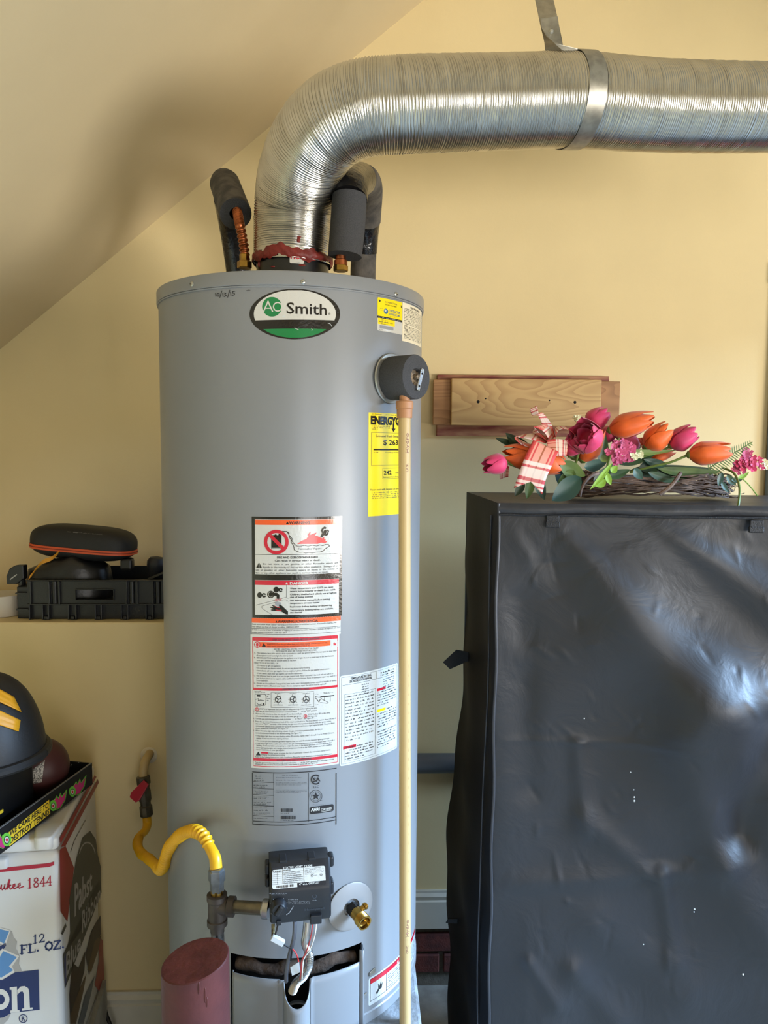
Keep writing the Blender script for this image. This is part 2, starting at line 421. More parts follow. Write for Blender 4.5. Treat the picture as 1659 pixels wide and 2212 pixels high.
# jacket: sheet-metal cylinder with the burner opening cut out of its foot
m = MB(); zs = [Z_JB, ZD] + [ZD + (Z_LS - ZD) * k / 20 for k in range(1, 21)]
angs = sorted(set([-math.pi + 2 * math.pi * k / SEG for k in range(SEG)] + [door_s0 / TR, door_s1 / TR]))
na = len(angs)
for z in zs:
    for a in angs: m.v.append(Vector((CX + TR * math.sin(a), CY - TR * math.cos(a), z)))
for j in range(len(zs) - 1):
    for i in range(na):
        i2 = (i + 1) % na
        if j == 0 and angs[i] >= door_s0 / TR - 1e-6 and angs[i2] <= door_s1 / TR + 1e-6 and i2: continue
        m.f.append((j * na + i, j * na + i2, (j + 1) * na + i2, (j + 1) * na + i))
obj('jacket', m, M_tank, heater, smooth=True, auto=0.5)
# base ring and combustion-chamber wall behind the opening
obj('base_ring', MB().lathe([(TR - 0.004, PADZ + 0.0005), (TR + 0.002, PADZ + 0.0005), (TR + 0.002, Z_JB - 0.002), (TR - 0.001, Z_JB + 0.001), (TR - 0.004, Z_JB + 0.001)], (CX, CY, 0), (0, 0, 1), seg=SEG, close=False), M_tank, heater, smooth=True)
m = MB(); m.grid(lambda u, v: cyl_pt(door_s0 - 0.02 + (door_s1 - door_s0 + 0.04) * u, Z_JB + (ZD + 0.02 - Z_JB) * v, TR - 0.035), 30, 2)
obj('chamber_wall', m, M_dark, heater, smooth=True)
rr = random.Random(3)
m = MB()
def ins(u, v):
    s_ = door_s0 + 0.004 + (door_s1 - door_s0 - 0.010) * u
    an = v * 2 * math.pi; rad = 0.010 + 0.0014 * math.sin(u * 19) + 0.0008 * math.sin(u * 47 + v * 5)
    return cyl_pt(s_, 0.668 + 0.004 * math.sin(u * 17) + rad * math.sin(an) * 1.2, TR - 0.016 + rad * 0.8 * math.cos(an))
m.grid(lambda u, v: ins(v, u), 12, 60, True)
obj('insulation', m, M_insul, heater, smooth=True)
# lid
m = MB(); rl = 0.2584
m.lathe([(TR - 0.006, Z_LS - 0.0005), (rl - 0.0008, Z_LS - 0.0005), (rl, Z_LS + 0.0005), (rl, Z_LT - 0.003), (rl - 0.0012, Z_LT - 0.0008), (rl - 0.004, Z_LT), (rl - 0.02, Z_LT - 0.001), (0.0801, Z_LT - 0.001)], (CX, CY, 0), (0, 0, 1), seg=SEG, close=False)
obj('lid', m, M_tank, heater, smooth=True, auto=0.5)
# folded lip under lid
obj('lid_seam', MB().lathe([(TR + 0.0002, Z_LS - 0.0035), (TR + 0.0022, Z_LS - 0.0035), (TR + 0.0030, Z_LS - 0.0015), (TR + 0.0002, Z_LS - 0.0008)], (CX, CY, 0), (0, 0, 1), seg=SEG, close=False), M_tank, heater, smooth=True)
for px, py in ((415, 614), (655, 609), (855, 636)):
    s_, z = cyl_loc(px, py, rl)
    sc = MB().lathe([(0.0042, 0), (0.0042, 0.0012), (0.003, 0.0024), (0.001, 0.0028)], cyl_pt(s_, z, rl - 0.0003), nrm(s_), seg=12)
    so = obj('screw', sc, M_screw, heater, smooth=True)
    obj('screw_slot', MB().box(cyl_pt(s_, z, rl + 0.0026), (0.004, 0.0008, 0.0008)), M_dark, so)
# ---- print colours
K = dict(white=mat('label_white', (206, 204, 196), 0.22, coat=0.6, bump=0.1, bscale=220), black=mat('label_black', (14, 14, 16), 0.2, coat=0.6, bump=0.1, bscale=220),
         ink=mat('print_ink', (26, 26, 30), 0.45), orange=mat('label_orange', (238, 92, 40), 0.25, coat=0.6, bump=0.1, bscale=220),
         red=mat('label_red', (200, 28, 52), 0.25, coat=0.6, bump=0.1, bscale=220), yellow=mat('label_yellow', (250, 222, 20), 0.3, coat=0.4),
         green=mat('badge_green', (16, 122, 66), 0.2, coat=0.6), cream=mat('label_cream', (238, 226, 196), 0.45), grey=mat('print_grey', (150, 152, 156), 0.4),
         pale=mat('label_pale', (204, 208, 206), 0.25, coat=0.5, bump=0.08, bscale=200), flame=mat('flame_red', (222, 70, 70), 0.25, coat=0.6),
         blue=mat('print_blue', (66, 112, 150), 0.35), dim=mat('print_dim', (60, 66, 76), 0.4))
def tank_label(crop): return Label(cyl_loc, cyl_put, crop, strip=0.004)
# brand oval
C1 = (420, 340, 3.1904)
b = tank_label(C1)
b.ell(692, 1080, 312, 174, 'black', 0, 72)
def seg_poly(cx, cy, rx, ry, y0, y1):     # part of an ellipse between two heights
    q = []
    for k in range(41):
        y = y0 + (y1 - y0) * k / 40; t = max(-1, min(1, (y - cy) / ry)); q.append((cx - rx * math.sqrt(1 - t * t), y))
    return q + [(2 * cx - x, y) for x, y in reversed(q)]
b.poly(seg_poly(692, 1080, 282, 166, 916, 1124), 'white', 1)
b.poly(seg_poly(692, 1080, 282, 164, 1184, 1243), 'green', 1)
b.ell(535, 1030, 68, 68, 'green', 2, 40)
b.line([(478, 1060), (508, 994), (538, 1060)], 9, 'white', 3); b.line([(494, 1040), (530, 1040)], 7, 'white', 3)
b.ring(574, 1030, 25, 33, 'white', 3, 30)
b.text('Smith', 632, 1080, 76, 'black', 4, w=286, bold=0.012)
b.text('®', 922, 1085, 14, 'black', 4)
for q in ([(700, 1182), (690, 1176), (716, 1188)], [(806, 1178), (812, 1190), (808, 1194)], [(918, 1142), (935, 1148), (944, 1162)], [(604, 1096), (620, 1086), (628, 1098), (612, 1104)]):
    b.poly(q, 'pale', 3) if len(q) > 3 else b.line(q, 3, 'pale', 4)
b.build('brand_badge', K, heater, 'black', 'oval black, white and green AO Smith badge')
# hand-written date
b = tank_label(C1)
for st in ([(147, 936), (149, 958)], [(160, 936), (156, 950), (164, 958), (172, 950), (170, 936), (160, 936)], [(190, 920), (176, 966)],
           [(196, 936), (198, 958)], [(206, 934), (218, 936), (210, 944), (220, 952), (206, 960)], [(244, 916), (230, 964)], [(250, 930), (252, 954)],
           [(280, 922), (266, 924), (264, 936), (276, 936), (278, 946), (262, 952)]):
    b.line(st, 4.6, 'ink', 1)
b.line([(358, 920), (376, 914), (384, 916)], 3, 'ink', 1)
b.build('date_marking', K, heater, 'ink', 'handwritten date 10/13/15')
for px, py in ((770, 732), (777, 728)): pass
# contractor label
C2 = (800, 570, 10.3687)
b = tank_label(C2)
def rows(L, dirs): pass
sA = cyl_loc(815, 676)[0]; sB = cyl_loc(868.5, 690)[0]; zA = cyl_loc(842, 647)[1]; zB = cyl_loc(842, 718)[1]
class Sheet(Label):
    """label addressed by its own 0..1 x 0..1 sheet (x right, y down)"""
    def __init__(s, s0, s1, z1, z0, wu=1.0, hu=1.0, put=cyl_put, strip=0.004):
        s.s0, s.s1, s.z1, s.z0, s.wu, s.hu = s0, s1, z1, z0, wu, hu; s.put = put; s.strip = strip; s.L = {}
    def loc(s, x, y): return (s.s0 + (s.s1 - s.s0) * x / s.wu, s.z1 - (s.z1 - s.z0) * y / s.hu)
b = Sheet(sA, sB, zA, zB, 100, 110)
b.rect(0, 0, 100, 110, 'white', 0, 4)
b.rect(0, 0, 100, 61, 'yellow', 1, 4); b.rect(0, 61, 100, 68, 'ink', 1); b.rect(2, 68, 66, 88, 'yellow', 1)
b.poly([(4, 6), (12, 11), (6, 17)], 'ink', 2); b.poly([(92, 8), (98, 16), (93, 20)], 'ink', 2)
b.text('THE PERFECT ONE', 50, 14, 5, 'dim', 3, w=50, align='c'); b.text('for your water heater', 50, 22, 5, 'ink', 3, w=46, align='c')
b.ell(30, 42, 8, 9, 'blue', 2, 24); b.ell(28, 40, 3.5, 4, 'pale', 3, 14)
b.text('CONTRACTOR', 40, 42, 8, 'blue', 3, w=48, bold=0.02); b.text('REWARDS.COM', 40, 52, 7, 'blue', 3, w=46, bold=0.01)
b.greek(8, 36, 14, 2, 6, 2.6, 'dim', seed=5); b.greek(40, 57, 46, 1, 4, 2.2, 'dim', seed=6); b.greek(82, 36, 12, 1, 4, 2.2, 'dim', seed=8)
b.greek(4, 66, 88, 1, 4, 3, 'pale', 2, seed=9, last=1)
b.greek(14, 74, 42, 1, 4, 2.6, 'dim', seed=10); b.greek(6, 81, 54, 1, 4, 4.4, 'dim', seed=11, last=1); b.greek(12, 87, 44, 1, 4, 2.4, 'dim', seed=12)
b.rect(8, 91, 60, 102, 'grey', 2); b.greek(6, 107, 20, 1, 3, 2.6, 'ink', seed=13)
b.build('contractor_sticker', K, heater, 'white', 'small yellow and white sticker near the lid')
# cream instruction label
sA = cyl_loc(869, 695)[0]; sB = cyl_loc(910, 712)[0]; zA = cyl_loc(880, 656)[1]; zB = cyl_loc(880, 739)[1]
b = Sheet(sA, sB, zA, zB, 100, 110)
b.rect(0, 0, 100, 110, 'cream', 0)
b.text('RELIEF VALVE OPENING', 50, 11, 5.4, 'ink', 3, w=46, align='c', bold=0.02)
b.greek(5, 17, 90, 12, 4.3, 2.7, 'ink', seed=21, last=0.15); b.greek(5, 67, 90, 9, 4.3, 2.7, 'ink', seed=22, last=0.85)
b.build('relief_opening_label', K, heater, 'cream', 'cream paper label with fine print')
# yellow energy label
sA = cyl_loc(795.5, 1000)[0]; sB = cyl_loc(885, 1000)[0]; zA = cyl_loc(820, 892)[1]; zB = cyl_loc(820, 1114)[1]
b = Sheet(sA, sB, zA, zB, 400, 955)
# (sheet x in zoomed px from 62, y from 1155)
b.rect(0, 0, 400, 955, 'yellow', 0)
sc_ = lambda x, y: (x - 62, y - 1155)
b.text('U.S. Government', 24, 18, 11, 'ink', 3, w=74); b.greek(130, 18, 190, 1, 9, 9, 'ink', seed=30)
b.text('ENERGYGUIDE', 14, 104, 70, 'black', 3, w=372, bold=0.06)
b.poly([(196, 92), (210, 92), (210, 140), (222, 140), (203, 174), (184, 140), (196, 140)], 'black', 3)
b.greek(22, 126, 150, 3, 14, 9, 'ink', seed=31, last=0.35); b.greek(262, 126, 120, 3, 14, 9, 'ink', seed=32, last=0.4)
b.frame(20, 180, 398, 485, 2.5, 'ink', 2)
b.text('Estimated Yearly Energy Cost', 54, 222, 21, 'ink', 3, w=250)
b.text('$ 263', 111, 294, 48, 'black', 3, w=140, bold=0.015)
b.rect(36, 332, 398, 345, 'black', 2)
b.text('$ 228', 36, 370, 11, 'ink', 3); b.text('Cost Range of Similar Models', 130, 370, 12, 'ink', 3, w=190)
b.frame(110, 510, 398, 612, 2.5, 'ink', 2)
b.text('242', 118, 572, 38, 'black', 3, w=70, bold=0.02); b.text('THERMS', 222, 564, 14, 'ink', 3); b.text('Estimated Yearly Energy Use', 114, 602, 14, 'ink', 3, w=180)
b.text('Your cost will depend on your utility rates', 12, 718, 18, 'ink', 3, w=360)
b.greek(26, 742, 330, 4, 17, 10, 'dim', seed=33, last=0.9)
b.build('energy_label', K, heater, 'yellow', 'long yellow energy guide label')
# big black-bordered warning label
C3 = (530, 1100, 7.213)
b = tank_label(C3)
b.rect(106, 118, 1506, 1700, 'black', 0)
b.rect(152, 160, 1466, 1016, 'white', 1); b.rect(152, 166, 1466, 245, 'orange', 2)
b.rect(150, 1105, 1456, 1646, 'white', 1); b.rect(150, 1108, 1456, 1182, 'red', 2)
b.poly([(632, 232), (656, 190), (680, 232)], 'black', 3); b.text('WARNING', 684, 232, 44, 'black', 4, w=322, bold=0.02)
b.rect(152, 704, 1466, 711, 'black', 2)
# prohibition sign with fuel can
b.poly([(404, 402), (452, 402), (462, 392), (484, 392), (490, 404), (516, 404), (520, 384), (540, 384), (566, 410), (566, 612), (404, 612)], 'black', 3)
b.rect(410, 602, 556, 608, 'white', 4)
b.ring(484, 510, 140, 192, 'red', 5, 48)
b.poly([(372, 428), (410, 392), (606, 588), (568, 626)], 'red', 5)
# vapour trail
b.line([(560, 342), (644, 344), (682, 370), (676, 390), (706, 430), (732, 462), (724, 486), (752, 530), (794, 566)], 9, 'black', 4)
b.line([(650, 350), (690, 410), (690, 440), (712, 470), (716, 520), (748, 560), (758, 598)], 9, 'black', 4)
b.line([(758, 598), (762, 630), (800, 656), (850, 672), (900, 668), (940, 684), (990, 672), (1040, 682), (1100, 668), (1160, 666), (1210, 652), (1240, 620), (1280, 590), (1310, 574), (1296, 550), (1250, 546), (1210, 566), (1160, 556), (1110, 572), (1040, 560), (980, 574), (920, 562), (850, 576), (794, 570)], 8, 'black', 4)
b.text('Flammable Vapors', 822, 628, 30, 'dim', 4, w=366)
b.poly([(806, 540), (880, 492), (950, 462), (985, 420), (970, 400), (1000, 360), (1016, 350), (1010, 400), (1050, 384), (1110, 362), (1084, 410), (1130, 420), (1165, 440), (1200, 452), (1230, 430), (1226, 470), (1250, 460), (1246, 500), (1284, 488), (1260, 516), (1240, 532), (1180, 520), (1130, 538)], 'flame', 3)
# startled figure
b.ell(1244, 348, 27, 27, 'black', 5, 20)
b.line([(1240, 290), (1212, 296), (1190, 330), (1212, 380)], 24, 'black', 5); b.line([(1236, 282), (1246, 290)], 26, 'black', 5)
b.line([(1278, 392), (1294, 340), (1272, 326)], 18, 'black', 5)
b.poly([(1200, 366), (1226, 372), (1290, 380), (1262, 414), (1222, 404), (1200, 440), (1168, 430)], 'black', 5)
b.text('FIRE AND EXPLOSION HAZARD', 812, 766, 31, 'ink', 4, w=636, align='c', bold=0.025)
b.text('Can result in serious injury or death', 812, 812, 30, 'ink', 4, w=708, align='c', bold=0.012)
b.poly([(168, 914), (216, 830), (262, 914)], 'black', 4); b.rect(211, 858, 222, 892, 'white', 5); b.rect(211, 898, 222, 907, 'white', 5)
for t, x, y, wd in (('Do  not  store  or  use  gasoline  or  other  flammable  vapors  and', 274, 864, 1170), ('liquids in the vicinity of this or any other appliance.  Storage of or', 274, 914, 1170),
                    ('use  of  gasoline  or  other  flammable  vapors  or  liquids  in  the  vicinity  of', 164, 960, 1280), ('this or any other appliance can result in serious injury or death.', 164, 1006, 1130)):
    b.text(t, x, y, 27, 'ink', 4, w=wd)
# danger half
b.poly([(622, 1172), (644, 1134), (666, 1172)], 'white', 3); b.text('DANGER', 690, 1172, 40, 'white', 4, w=290, bold=0.03)
b.ell(482, 1252, 44, 44, 'black', 3, 24); b.ring(550, 1258, 14, 34, 'black', 3, 8, 0, 330)
b.ell(224, 1336, 38, 44, 'black', 3, 24); b.ring(292, 1340, 14, 36, 'black', 3, 8, 20, 350)
b.line([(500, 1258), (530, 1258)], 14, 'black', 3); b.line([(246, 1344), (275, 1344)], 14, 'black', 3)
b.ring(398, 1326, 42, 56, 'black', 3, 30); b.ell(398, 1326, 32, 36, 'black', 4, 24)
b.poly([(400, 1296), (500, 1304), (532, 1336), (532, 1392), (490, 1392), (486, 1352), (440, 1346), (400, 1350)], 'black', 4)
b.line([(166, 1494), (640, 1368), (640, 1182)], 4, 'ink', 3); b.line([(640, 1368), (668, 1390)], 4, 'ink', 3)
b.line([(432, 1652), (280, 1556), (254, 1528), (262, 1508), (600, 1408), (632, 1408), (668, 1434)], 4, 'ink', 3)
b.text('HOT', 510, 1432, 40, 'red', 4, w=108, align='c', shear=0.1)
b.poly([(470, 1448), (550, 1448), (560, 1500), (500, 1512), (462, 1480)], 'grey', 3)
b.poly([(440, 1466), (462, 1510), (500, 1530), (530, 1512), (522, 1484), (560, 1494), (590, 1520), (664, 1590), (664, 1642), (620, 1630), (560, 1590), (480, 1582), (404, 1576), (402, 1562), (450, 1556), (392, 1534), (392, 1520), (450, 1530), (414, 1494), (430, 1492), (456, 1514)], 'black', 4)
b.line([(466, 1510), (500, 1528), (530, 1530)], 8, 'red', 5); b.line([(478, 1566), (520, 1574), (560, 1570)], 10, 'red', 5)
for t, y, wd in (('Water temperature over 125°F can cause', 1238, 672), ('severe burns instantly or death from scalds.', 1280, 716), ('Children, disabled and elderly are at highest', 1330, 724), ('risk of being scalded.', 1376, 366),
                 ('See instruction manual before setting', 1424, 620), ('temperature at water heater.', 1470, 466), ('Feel water before bathing or showering', 1522, 650), ('Temperature limiting valves are available,', 1574, 676), ('see manual', 1618, 186)):
    b.text(t, 696, y, 25, 'ink', 4, w=wd, bold=0.02)
b.build('warning_label', K, heater, 'black', 'black-framed warning and danger label with pictograms')
# bilingual strip
b = tank_label(C3)
b.rect(102, 1696, 1484, 1985, 'white', 0); b.rect(102, 1698, 1484, 1772, 'orange', 1)
b.poly([(468, 1764), (484, 1730), (502, 1764)], 'black', 2); b.text('WARNING/ADVERTENCIA', 504, 1764, 38, 'black', 3, w=624, bold=0.02)
for t, y, wd in (('Read and follow water heater warnings and instructions in furnished manual.  If manual is missing, you', 1806, 1310), ('may obtain one free of charge by calling 1-800-621-2017', 1846, 730),
                 ('Si Ud. no puede ni leer ni entender el ingles y si necesita manuales, requiera e incluso en español. Ud. los', 1890, 1356), ('puede obtener si al llamar 1-800-621-2017', 1932, 536)):
    b.text(t.replace('ñ', 'n'), 108, y, 22, 'ink', 3, w=wd)
b.rect(102, 1858, 1484, 1863, 'ink', 2); b.rect(102, 1944, 1484, 1949, 'ink', 2)
b.build('bilingual_warning_strip', K, heater, 'white', 'white strip under an orange bilingual warning bar')
# red-bordered lighting instructions
C4 = (530, 1360, 6.913)
b = tank_label(C4)
b.rect(84, 76, 1400, 2074, 'white', 0); b.rect(112, 116, 1380, 2046, 'red', 1, 14); b.rect(122, 170, 1370, 872, 'white', 2); b.rect(122, 908, 1370, 1920, 'white', 2); b.rect(122, 1962, 1370, 2036, 'white', 2, 8)
b.text('FOR YOUR SAFETY READ BEFORE LIGHTING', 760, 158, 26, 'dim', 3, w=700, align='c', bold=0.02)
b.rect(210, 186, 1270, 266, 'orange', 3); b.ring(180, 222, 38, 50, 'red', 4, 8); b.ell(180, 222, 44, 44, 'white', 3, 20); b.poly([(166, 250), (160, 216), (170, 196), (192, 196), (200, 220), (194, 250)], 'red', 4)
b.poly([(246, 254), (278, 200), (310, 254)], 'black', 4)
b.text('WARNING: If you do not follow these instructions exactly, a fire or explosion may', 324, 224, 22, 'ink', 4, w=900); b.text('result causing property damage, personal injury or loss of life.', 324, 256, 22, 'ink', 4, w=640)
b.rect(1286, 168, 1374, 262, 'white', 3); b.poly([(1316, 232), (1312, 200), (1326, 184), (1336, 206), (1354, 200), (1354, 232)], 'red', 4)
b.text('BEFORE LIGHTING: ENTIRE SYSTEM MUST BE FILLED', 758, 300, 24, 'ink', 4, w=668, align='c'); b.text('WITH WATER AND AIR PURGED FROM ALL LINES', 758, 330, 24, 'ink', 4, w=604, align='c')
for t, x, y, wd in (('A.  This appliance has a pilot which is lit by a piezoelectric spark gas ignition system. Do not open the inner door', 134, 362, 1226), ('of the appliance and try to light the pilot by hand.', 168, 400, 540),
                    ('B.  BEFORE LIGHTING smell all around the appliance area for gas. Be sure to smell next to the floor because', 134, 434, 1186), ('some gas is heavier than air and will settle on the floor.', 168, 472, 600), ('WHAT TO DO IF YOU SMELL GAS', 134, 512, 360),
                    ('• Do not try to light any appliance.', 166, 550, 366), ('• Do not touch any electric switch; do not use any phone in your building.', 166, 588, 800), ('• Immediately call your gas supplier from a neighbor\'s phone. Follow the gas supplier\'s instructions.', 166, 626, 1094),
                    ('• If you cannot reach your gas supplier, call the fire department.', 166, 668, 694), ('C.  Use only your hand to push in or turn the gas control knob. Never use tools. If the knob will not push in or', 130, 702, 1182),
                    ('turn by hand, don\'t try to repair it, call a qualified service technician. Force or attempted repair may result in a', 166, 738, 1192), ('fire or explosion.', 166, 772, 176),
                    ('D.  Do not use this appliance if any part has been under water. Immediately contact a qualified installer or service', 130, 812, 1230), ('agency to replace a flooded water heater. Do not attempt to repair the unit! It must be replaced!', 166, 848, 1040)):
    b.text(t, x, y, 23, 'ink', 4, w=wd)
b.text('LIGHTING INSTRUCTIONS', 752, 900, 26, 'dim', 4, w=400, align='c', bold=0.02)
b.frame(384, 934, 1024, 1162, 4, 'ink', 3)
for i, (cx, cap) in enumerate(((492, 'A'), (714, 'B'), (908, 'C'))):
    b.ring(cx, 1040, 40, 50, 'ink', 4, 24); b.text('FIGURE ' + cap, cx, 960, 15, 'ink', 4, w=100, align='c')
    for a in (20, 140, 250): b.line([(cx, 1040), (cx + 38 * math.cos(math.radians(a + 40 * i)), 1040 - 38 * math.sin(math.radians(a + 40 * i)))], 13, 'ink', 4)
    for a in (50, 100, 180, 220, 270, 320): b.line([(cx + 56 * math.cos(math.radians(a)), 1040 - 56 * math.sin(math.radians(a))), (cx + 72 * math.cos(math.radians(a)), 1040 - 72 * math.sin(math.radians(a)))], 5, 'ink', 4)
    b.text(('OFF', 'PILOT', 'ON')[i] + ' POSITION', cx, 1132, 15, 'ink', 4, w=150, align='c')
b.line([(146, 962), (300, 966), (310, 1000), (306, 1118), (280, 1134), (150, 1128), (146, 962)], 6, 'ink', 4); b.rect(176, 972, 226, 998, 'ink', 4); b.line([(160, 1040), (200, 1030), (196, 1060), (230, 1050), (280, 1062)], 8, 'ink', 4); b.rect(262, 1098, 286, 1120, 'ink', 4); b.line([(170, 1090), (200, 1120), (240, 1110)], 6, 'ink', 4); b.greek(140, 944, 160, 2, -18, 12, 'ink', seed=41); b.greek(322, 972, 50, 4, 30, 12, 'ink', seed=42)
b.line([(1044, 996), (1100, 1010), (1320, 986), (1116, 1000), (1140, 1036), (1220, 1076), (1240, 1092), (1220, 1098), (1120, 1088)], 6, 'ink', 4); b.line([(1050, 1020), (1100, 1080), (1116, 1040)], 8, 'ink', 4); b.rect(1130, 984, 1326, 994, 'ink', 4); b.line([(1180, 996), (1180, 1050)], 5, 'ink', 4); b.line([(1268, 996), (1268, 1070)], 5, 'ink', 4); b.greek(1040, 966, 90, 1, 9, 12, 'ink', seed=43); b.greek(1160, 940, 160, 2, 14, 12, 'ink', seed=44); b.greek(1040, 1122, 86, 1, 9, 12, 'ink', seed=45); b.greek(140, 1150, 150, 1, 9, 12, 'ink', seed=46)
for cx, cy in ((174, 1188), (896, 1292)):
    b.ring(cx, cy, 20, 29, 'red', 5, 8); b.poly([(cx - 6, cy + 14), (cx - 6, cy - 14), (cx + 6, cy - 14), (cx + 6, cy + 14)], 'red', 5)
for t, x, y, wd in (('1.', 126, 1198, 18), ('STOP! It is imperative that you read all safety warnings before lighting the pilot.', 210, 1198, 866), ('2.  Turn the gas control/temperature knob counterclockwise        to the "OFF" position.', 122, 1236, 950),
                    ('3.  Wait ten (10) minutes to clear out any gas. If you then smell gas,', 120, 1272, 728), ('STOP! Follow "B" in the safety', 936, 1264, 330), ('information above on this label. If you do not smell gas, go to', 158, 1308, 672), ('the next step.', 936, 1300, 140),
                    ('4.  Turn the gas control/temperature knob clockwise        to "PILOT". See Figure "B".', 120, 1346, 908), ('5.  Press the gas control/temperature knob all the way in and hold it in. The knob should travel in about 1/4 inch if', 118, 1384, 1232),
                    ('it is set to "PILOT" correctly. While holding the gas control/temperature knob in, click the igniter button', 156, 1418, 1124), ('continuously (about once a second) for up to 90 seconds or until status light begins to blink. The pilot flame', 156, 1452, 1174), ('should envelop the thermopile. See Figure "D".', 152, 1486, 500),
                    ('6.  When the status light starts blinking, release the gas control/temperature knob. Set the gas', 118, 1524, 1036), ('control/temperature knob to the desired setting. See Figure "C".', 154, 1560, 690), ('• If the status light does not start blinking within 90 seconds, repeat steps 2 through 5 up to THREE (3) times,', 154, 1598, 1176), ('waiting 10 minutes between lighting attempts.', 166, 1636, 490),
                    ('• The circuitry in this advanced gas valve requires that you wait 10 minutes between lighting attempts.', 154, 1674, 1104), ('• If the status light turns a solid color, release the gas control/temperature knob and repeat steps 2 through 5', 154, 1710, 1178), ('(waiting 10 minutes before attempting to relight the pilot). If the status light does not start blinking after', 166, 1742, 1122),
                    ('three lighting attempts, turn the gas control/temperature knob to the "OFF" position and call a qualified', 166, 1776, 1122), ('service technician or your gas supplier.', 166, 1808, 424), ('Hotter water increases the risk of scald injury. Consult the instruction manual before', 346, 1846, 926), ('changing the temperature setting.', 236, 1880, 364),
                    ('Refer to the Lighting Instructions in the Installation Manual for more detailed troubleshooting information.', 150, 1912, 1144), ('1.  Turn the gas control/temperature knob counterclockwise        to the "OFF" position. The status light will stop', 114, 2000, 1210), ('blinking and stay on for a short time after the water heater is turned off. See Figure "A".', 150, 2028, 940)):
    b.text(t, x, y - (4 if y > 1990 else 0), 22, 'ink', 4, w=wd)
b.poly([(158, 1876), (196, 1818), (230, 1876)], 'black', 4); b.rect(236, 1826, 340, 1850, 'red', 3)
b.text('TO TURN OFF GAS TO APPLIANCE', 726, 1954, 26, 'dim', 4, w=520, align='c', bold=0.02)
b.build('lighting_instructions_label', K, heater, 'white', 'white lighting-instructions label with red borders')
# rating plate printed on the jacket
C5 = (520, 1640, 6.9125)
b = tank_label(C5)
b.frame(174, 192, 1430, 985, 12, 'ink', 1)
for x in (494, 1014): b.rect(x - 3, 204, x + 3, 936, 'ink', 1)
b.rect(180, 926, 1426, 936, 'ink', 1)
for y in (340, 436, 532, 690, 846): b.rect(180, y, 494, y + (8 if y in (690,) else 5), 'ink', 1)
for sd, x, y, wd, n, dy, h in ((51, 200, 236, 60, 1, 0, 9), (52, 205, 262, 120, 1, 0, 17), (53, 210, 292, 170, 1, 0, 15), (54, 200, 325, 190, 1, 0, 15), (55, 196, 372, 210, 1, 0, 9), (56, 196, 396, 210, 2, 24, 16), (57, 200, 462, 230, 1, 0, 9), (58, 200, 490, 240, 2, 24, 16), (59, 196, 568, 240, 2, 20, 12),
                             (60, 200, 625, 240, 1, 0, 9), (61, 200, 650, 260, 2, 24, 14), (62, 196, 716, 250, 1, 0, 12), (63, 200, 770, 260, 1, 0, 20), (64, 196, 806, 250, 2, 18, 9), (65, 196, 886, 260, 1, 0, 12), (66, 620, 246, 290, 1, 0, 9), (67, 530, 276, 470, 1, 0, 8), (68, 530, 318, 380, 1, 0, 12), (69, 525, 354, 470, 3, 16, 8), (70, 525, 462, 470, 3, 20, 9), (71, 600, 812, 180, 1, 0, 16), (72, 600, 918, 240, 1, 0, 14), (73, 1080, 682, 240, 1, 0, 9), (74, 270, 966, 200, 1, 0, 9)):
    b.greek(x, y, wd, n, dy, h, 'ink', 2, seed=sd, last=0.8)
def barcode(L, x0, y0, x1, y1, seed, key='ink', lift=2, unit=4.0):
    r_ = random.Random(seed); x = x0
    while x < x1:
        w_ = unit * r_.choice((1, 1, 2, 3)); L.rect(x, y0, min(x + w_, x1), y1, key, lift); x += w_ + unit * r_.choice((1, 1, 2))
barcode(b, 606, 735, 772, 785, 75); barcode(b, 602, 842, 828, 892, 76)
b.ring(1122, 302, 56, 76, 'ink', 2, 36, 42, 318); b.text('SA', 1080, 332, 60, 'ink', 3, w=104, bold=0.03); b.text('LLC', 1126, 426, 34, 'ink', 2, w=88, align='c')
b.ring(1122, 550, 88, 94, 'ink', 2, 40); b.ring(1122, 550, 66, 70, 'ink', 2, 40)
b.poly([(1122 + (62 if k % 2 == 0 else 25) * math.sin(math.pi * k / 5), 550 - (62 if k % 2 == 0 else 25) * math.cos(math.pi * k / 5)) for k in range(10)], 'ink', 2)
b.text('®', 1202, 620, 14, 'ink', 2)
b.rect(1034, 692, 1386, 800, 'ink', 2, 26); b.text('AHRI', 1050, 770, 46, 'white', 3, w=130, bold=0.04); b.text('CERTIFIED', 1196, 756, 30, 'white', 3, w=162, bold=0.02); b.rect(1200, 768, 1356, 774, 'white', 3)
b.build('rating_plate', K, heater, 'ink', 'rating plate printed in black line on the jacket')
# white temperature label beside the pipe
sA = cyl_loc(734, 1556)[0]; sB = cyl_loc(858, 1530)[0]; zA = cyl_loc(795, 1450)[1]; zB = cyl_loc(795, 1641)[1]
b = Sheet(sA, sB, zA, zB, 1060, 1560)
b.rect(0, 0, 1060, 1560, 'pale', 0, 30); b.frame(22, 30, 1040, 1530, 4, 'ink', 1); b.frame(60, 330, 580, 1490, 4, 'ink', 1)
b.text('TEMPERATURE SETTING', 330, 92, 40, 'ink', 3, w=340, align='c', bold=0.02); b.text('SEE INSTRUCTION MANUAL', 330, 140, 40, 'ink', 3, w=370, align='c', bold=0.02)
b.greek(680, 96, 300, 2, 44, 34, 'ink', seed=81, last=1); b.rect(40, 165, 1020, 170, 'ink', 2); b.rect(600, 40, 604, 165, 'ink', 2)
b.greek(330, 220, 130, 5, 42, 22, 'dim', seed=82, last=1); b.greek(730, 220, 240, 5, 42, 22, 'dim', seed=83, last=1)
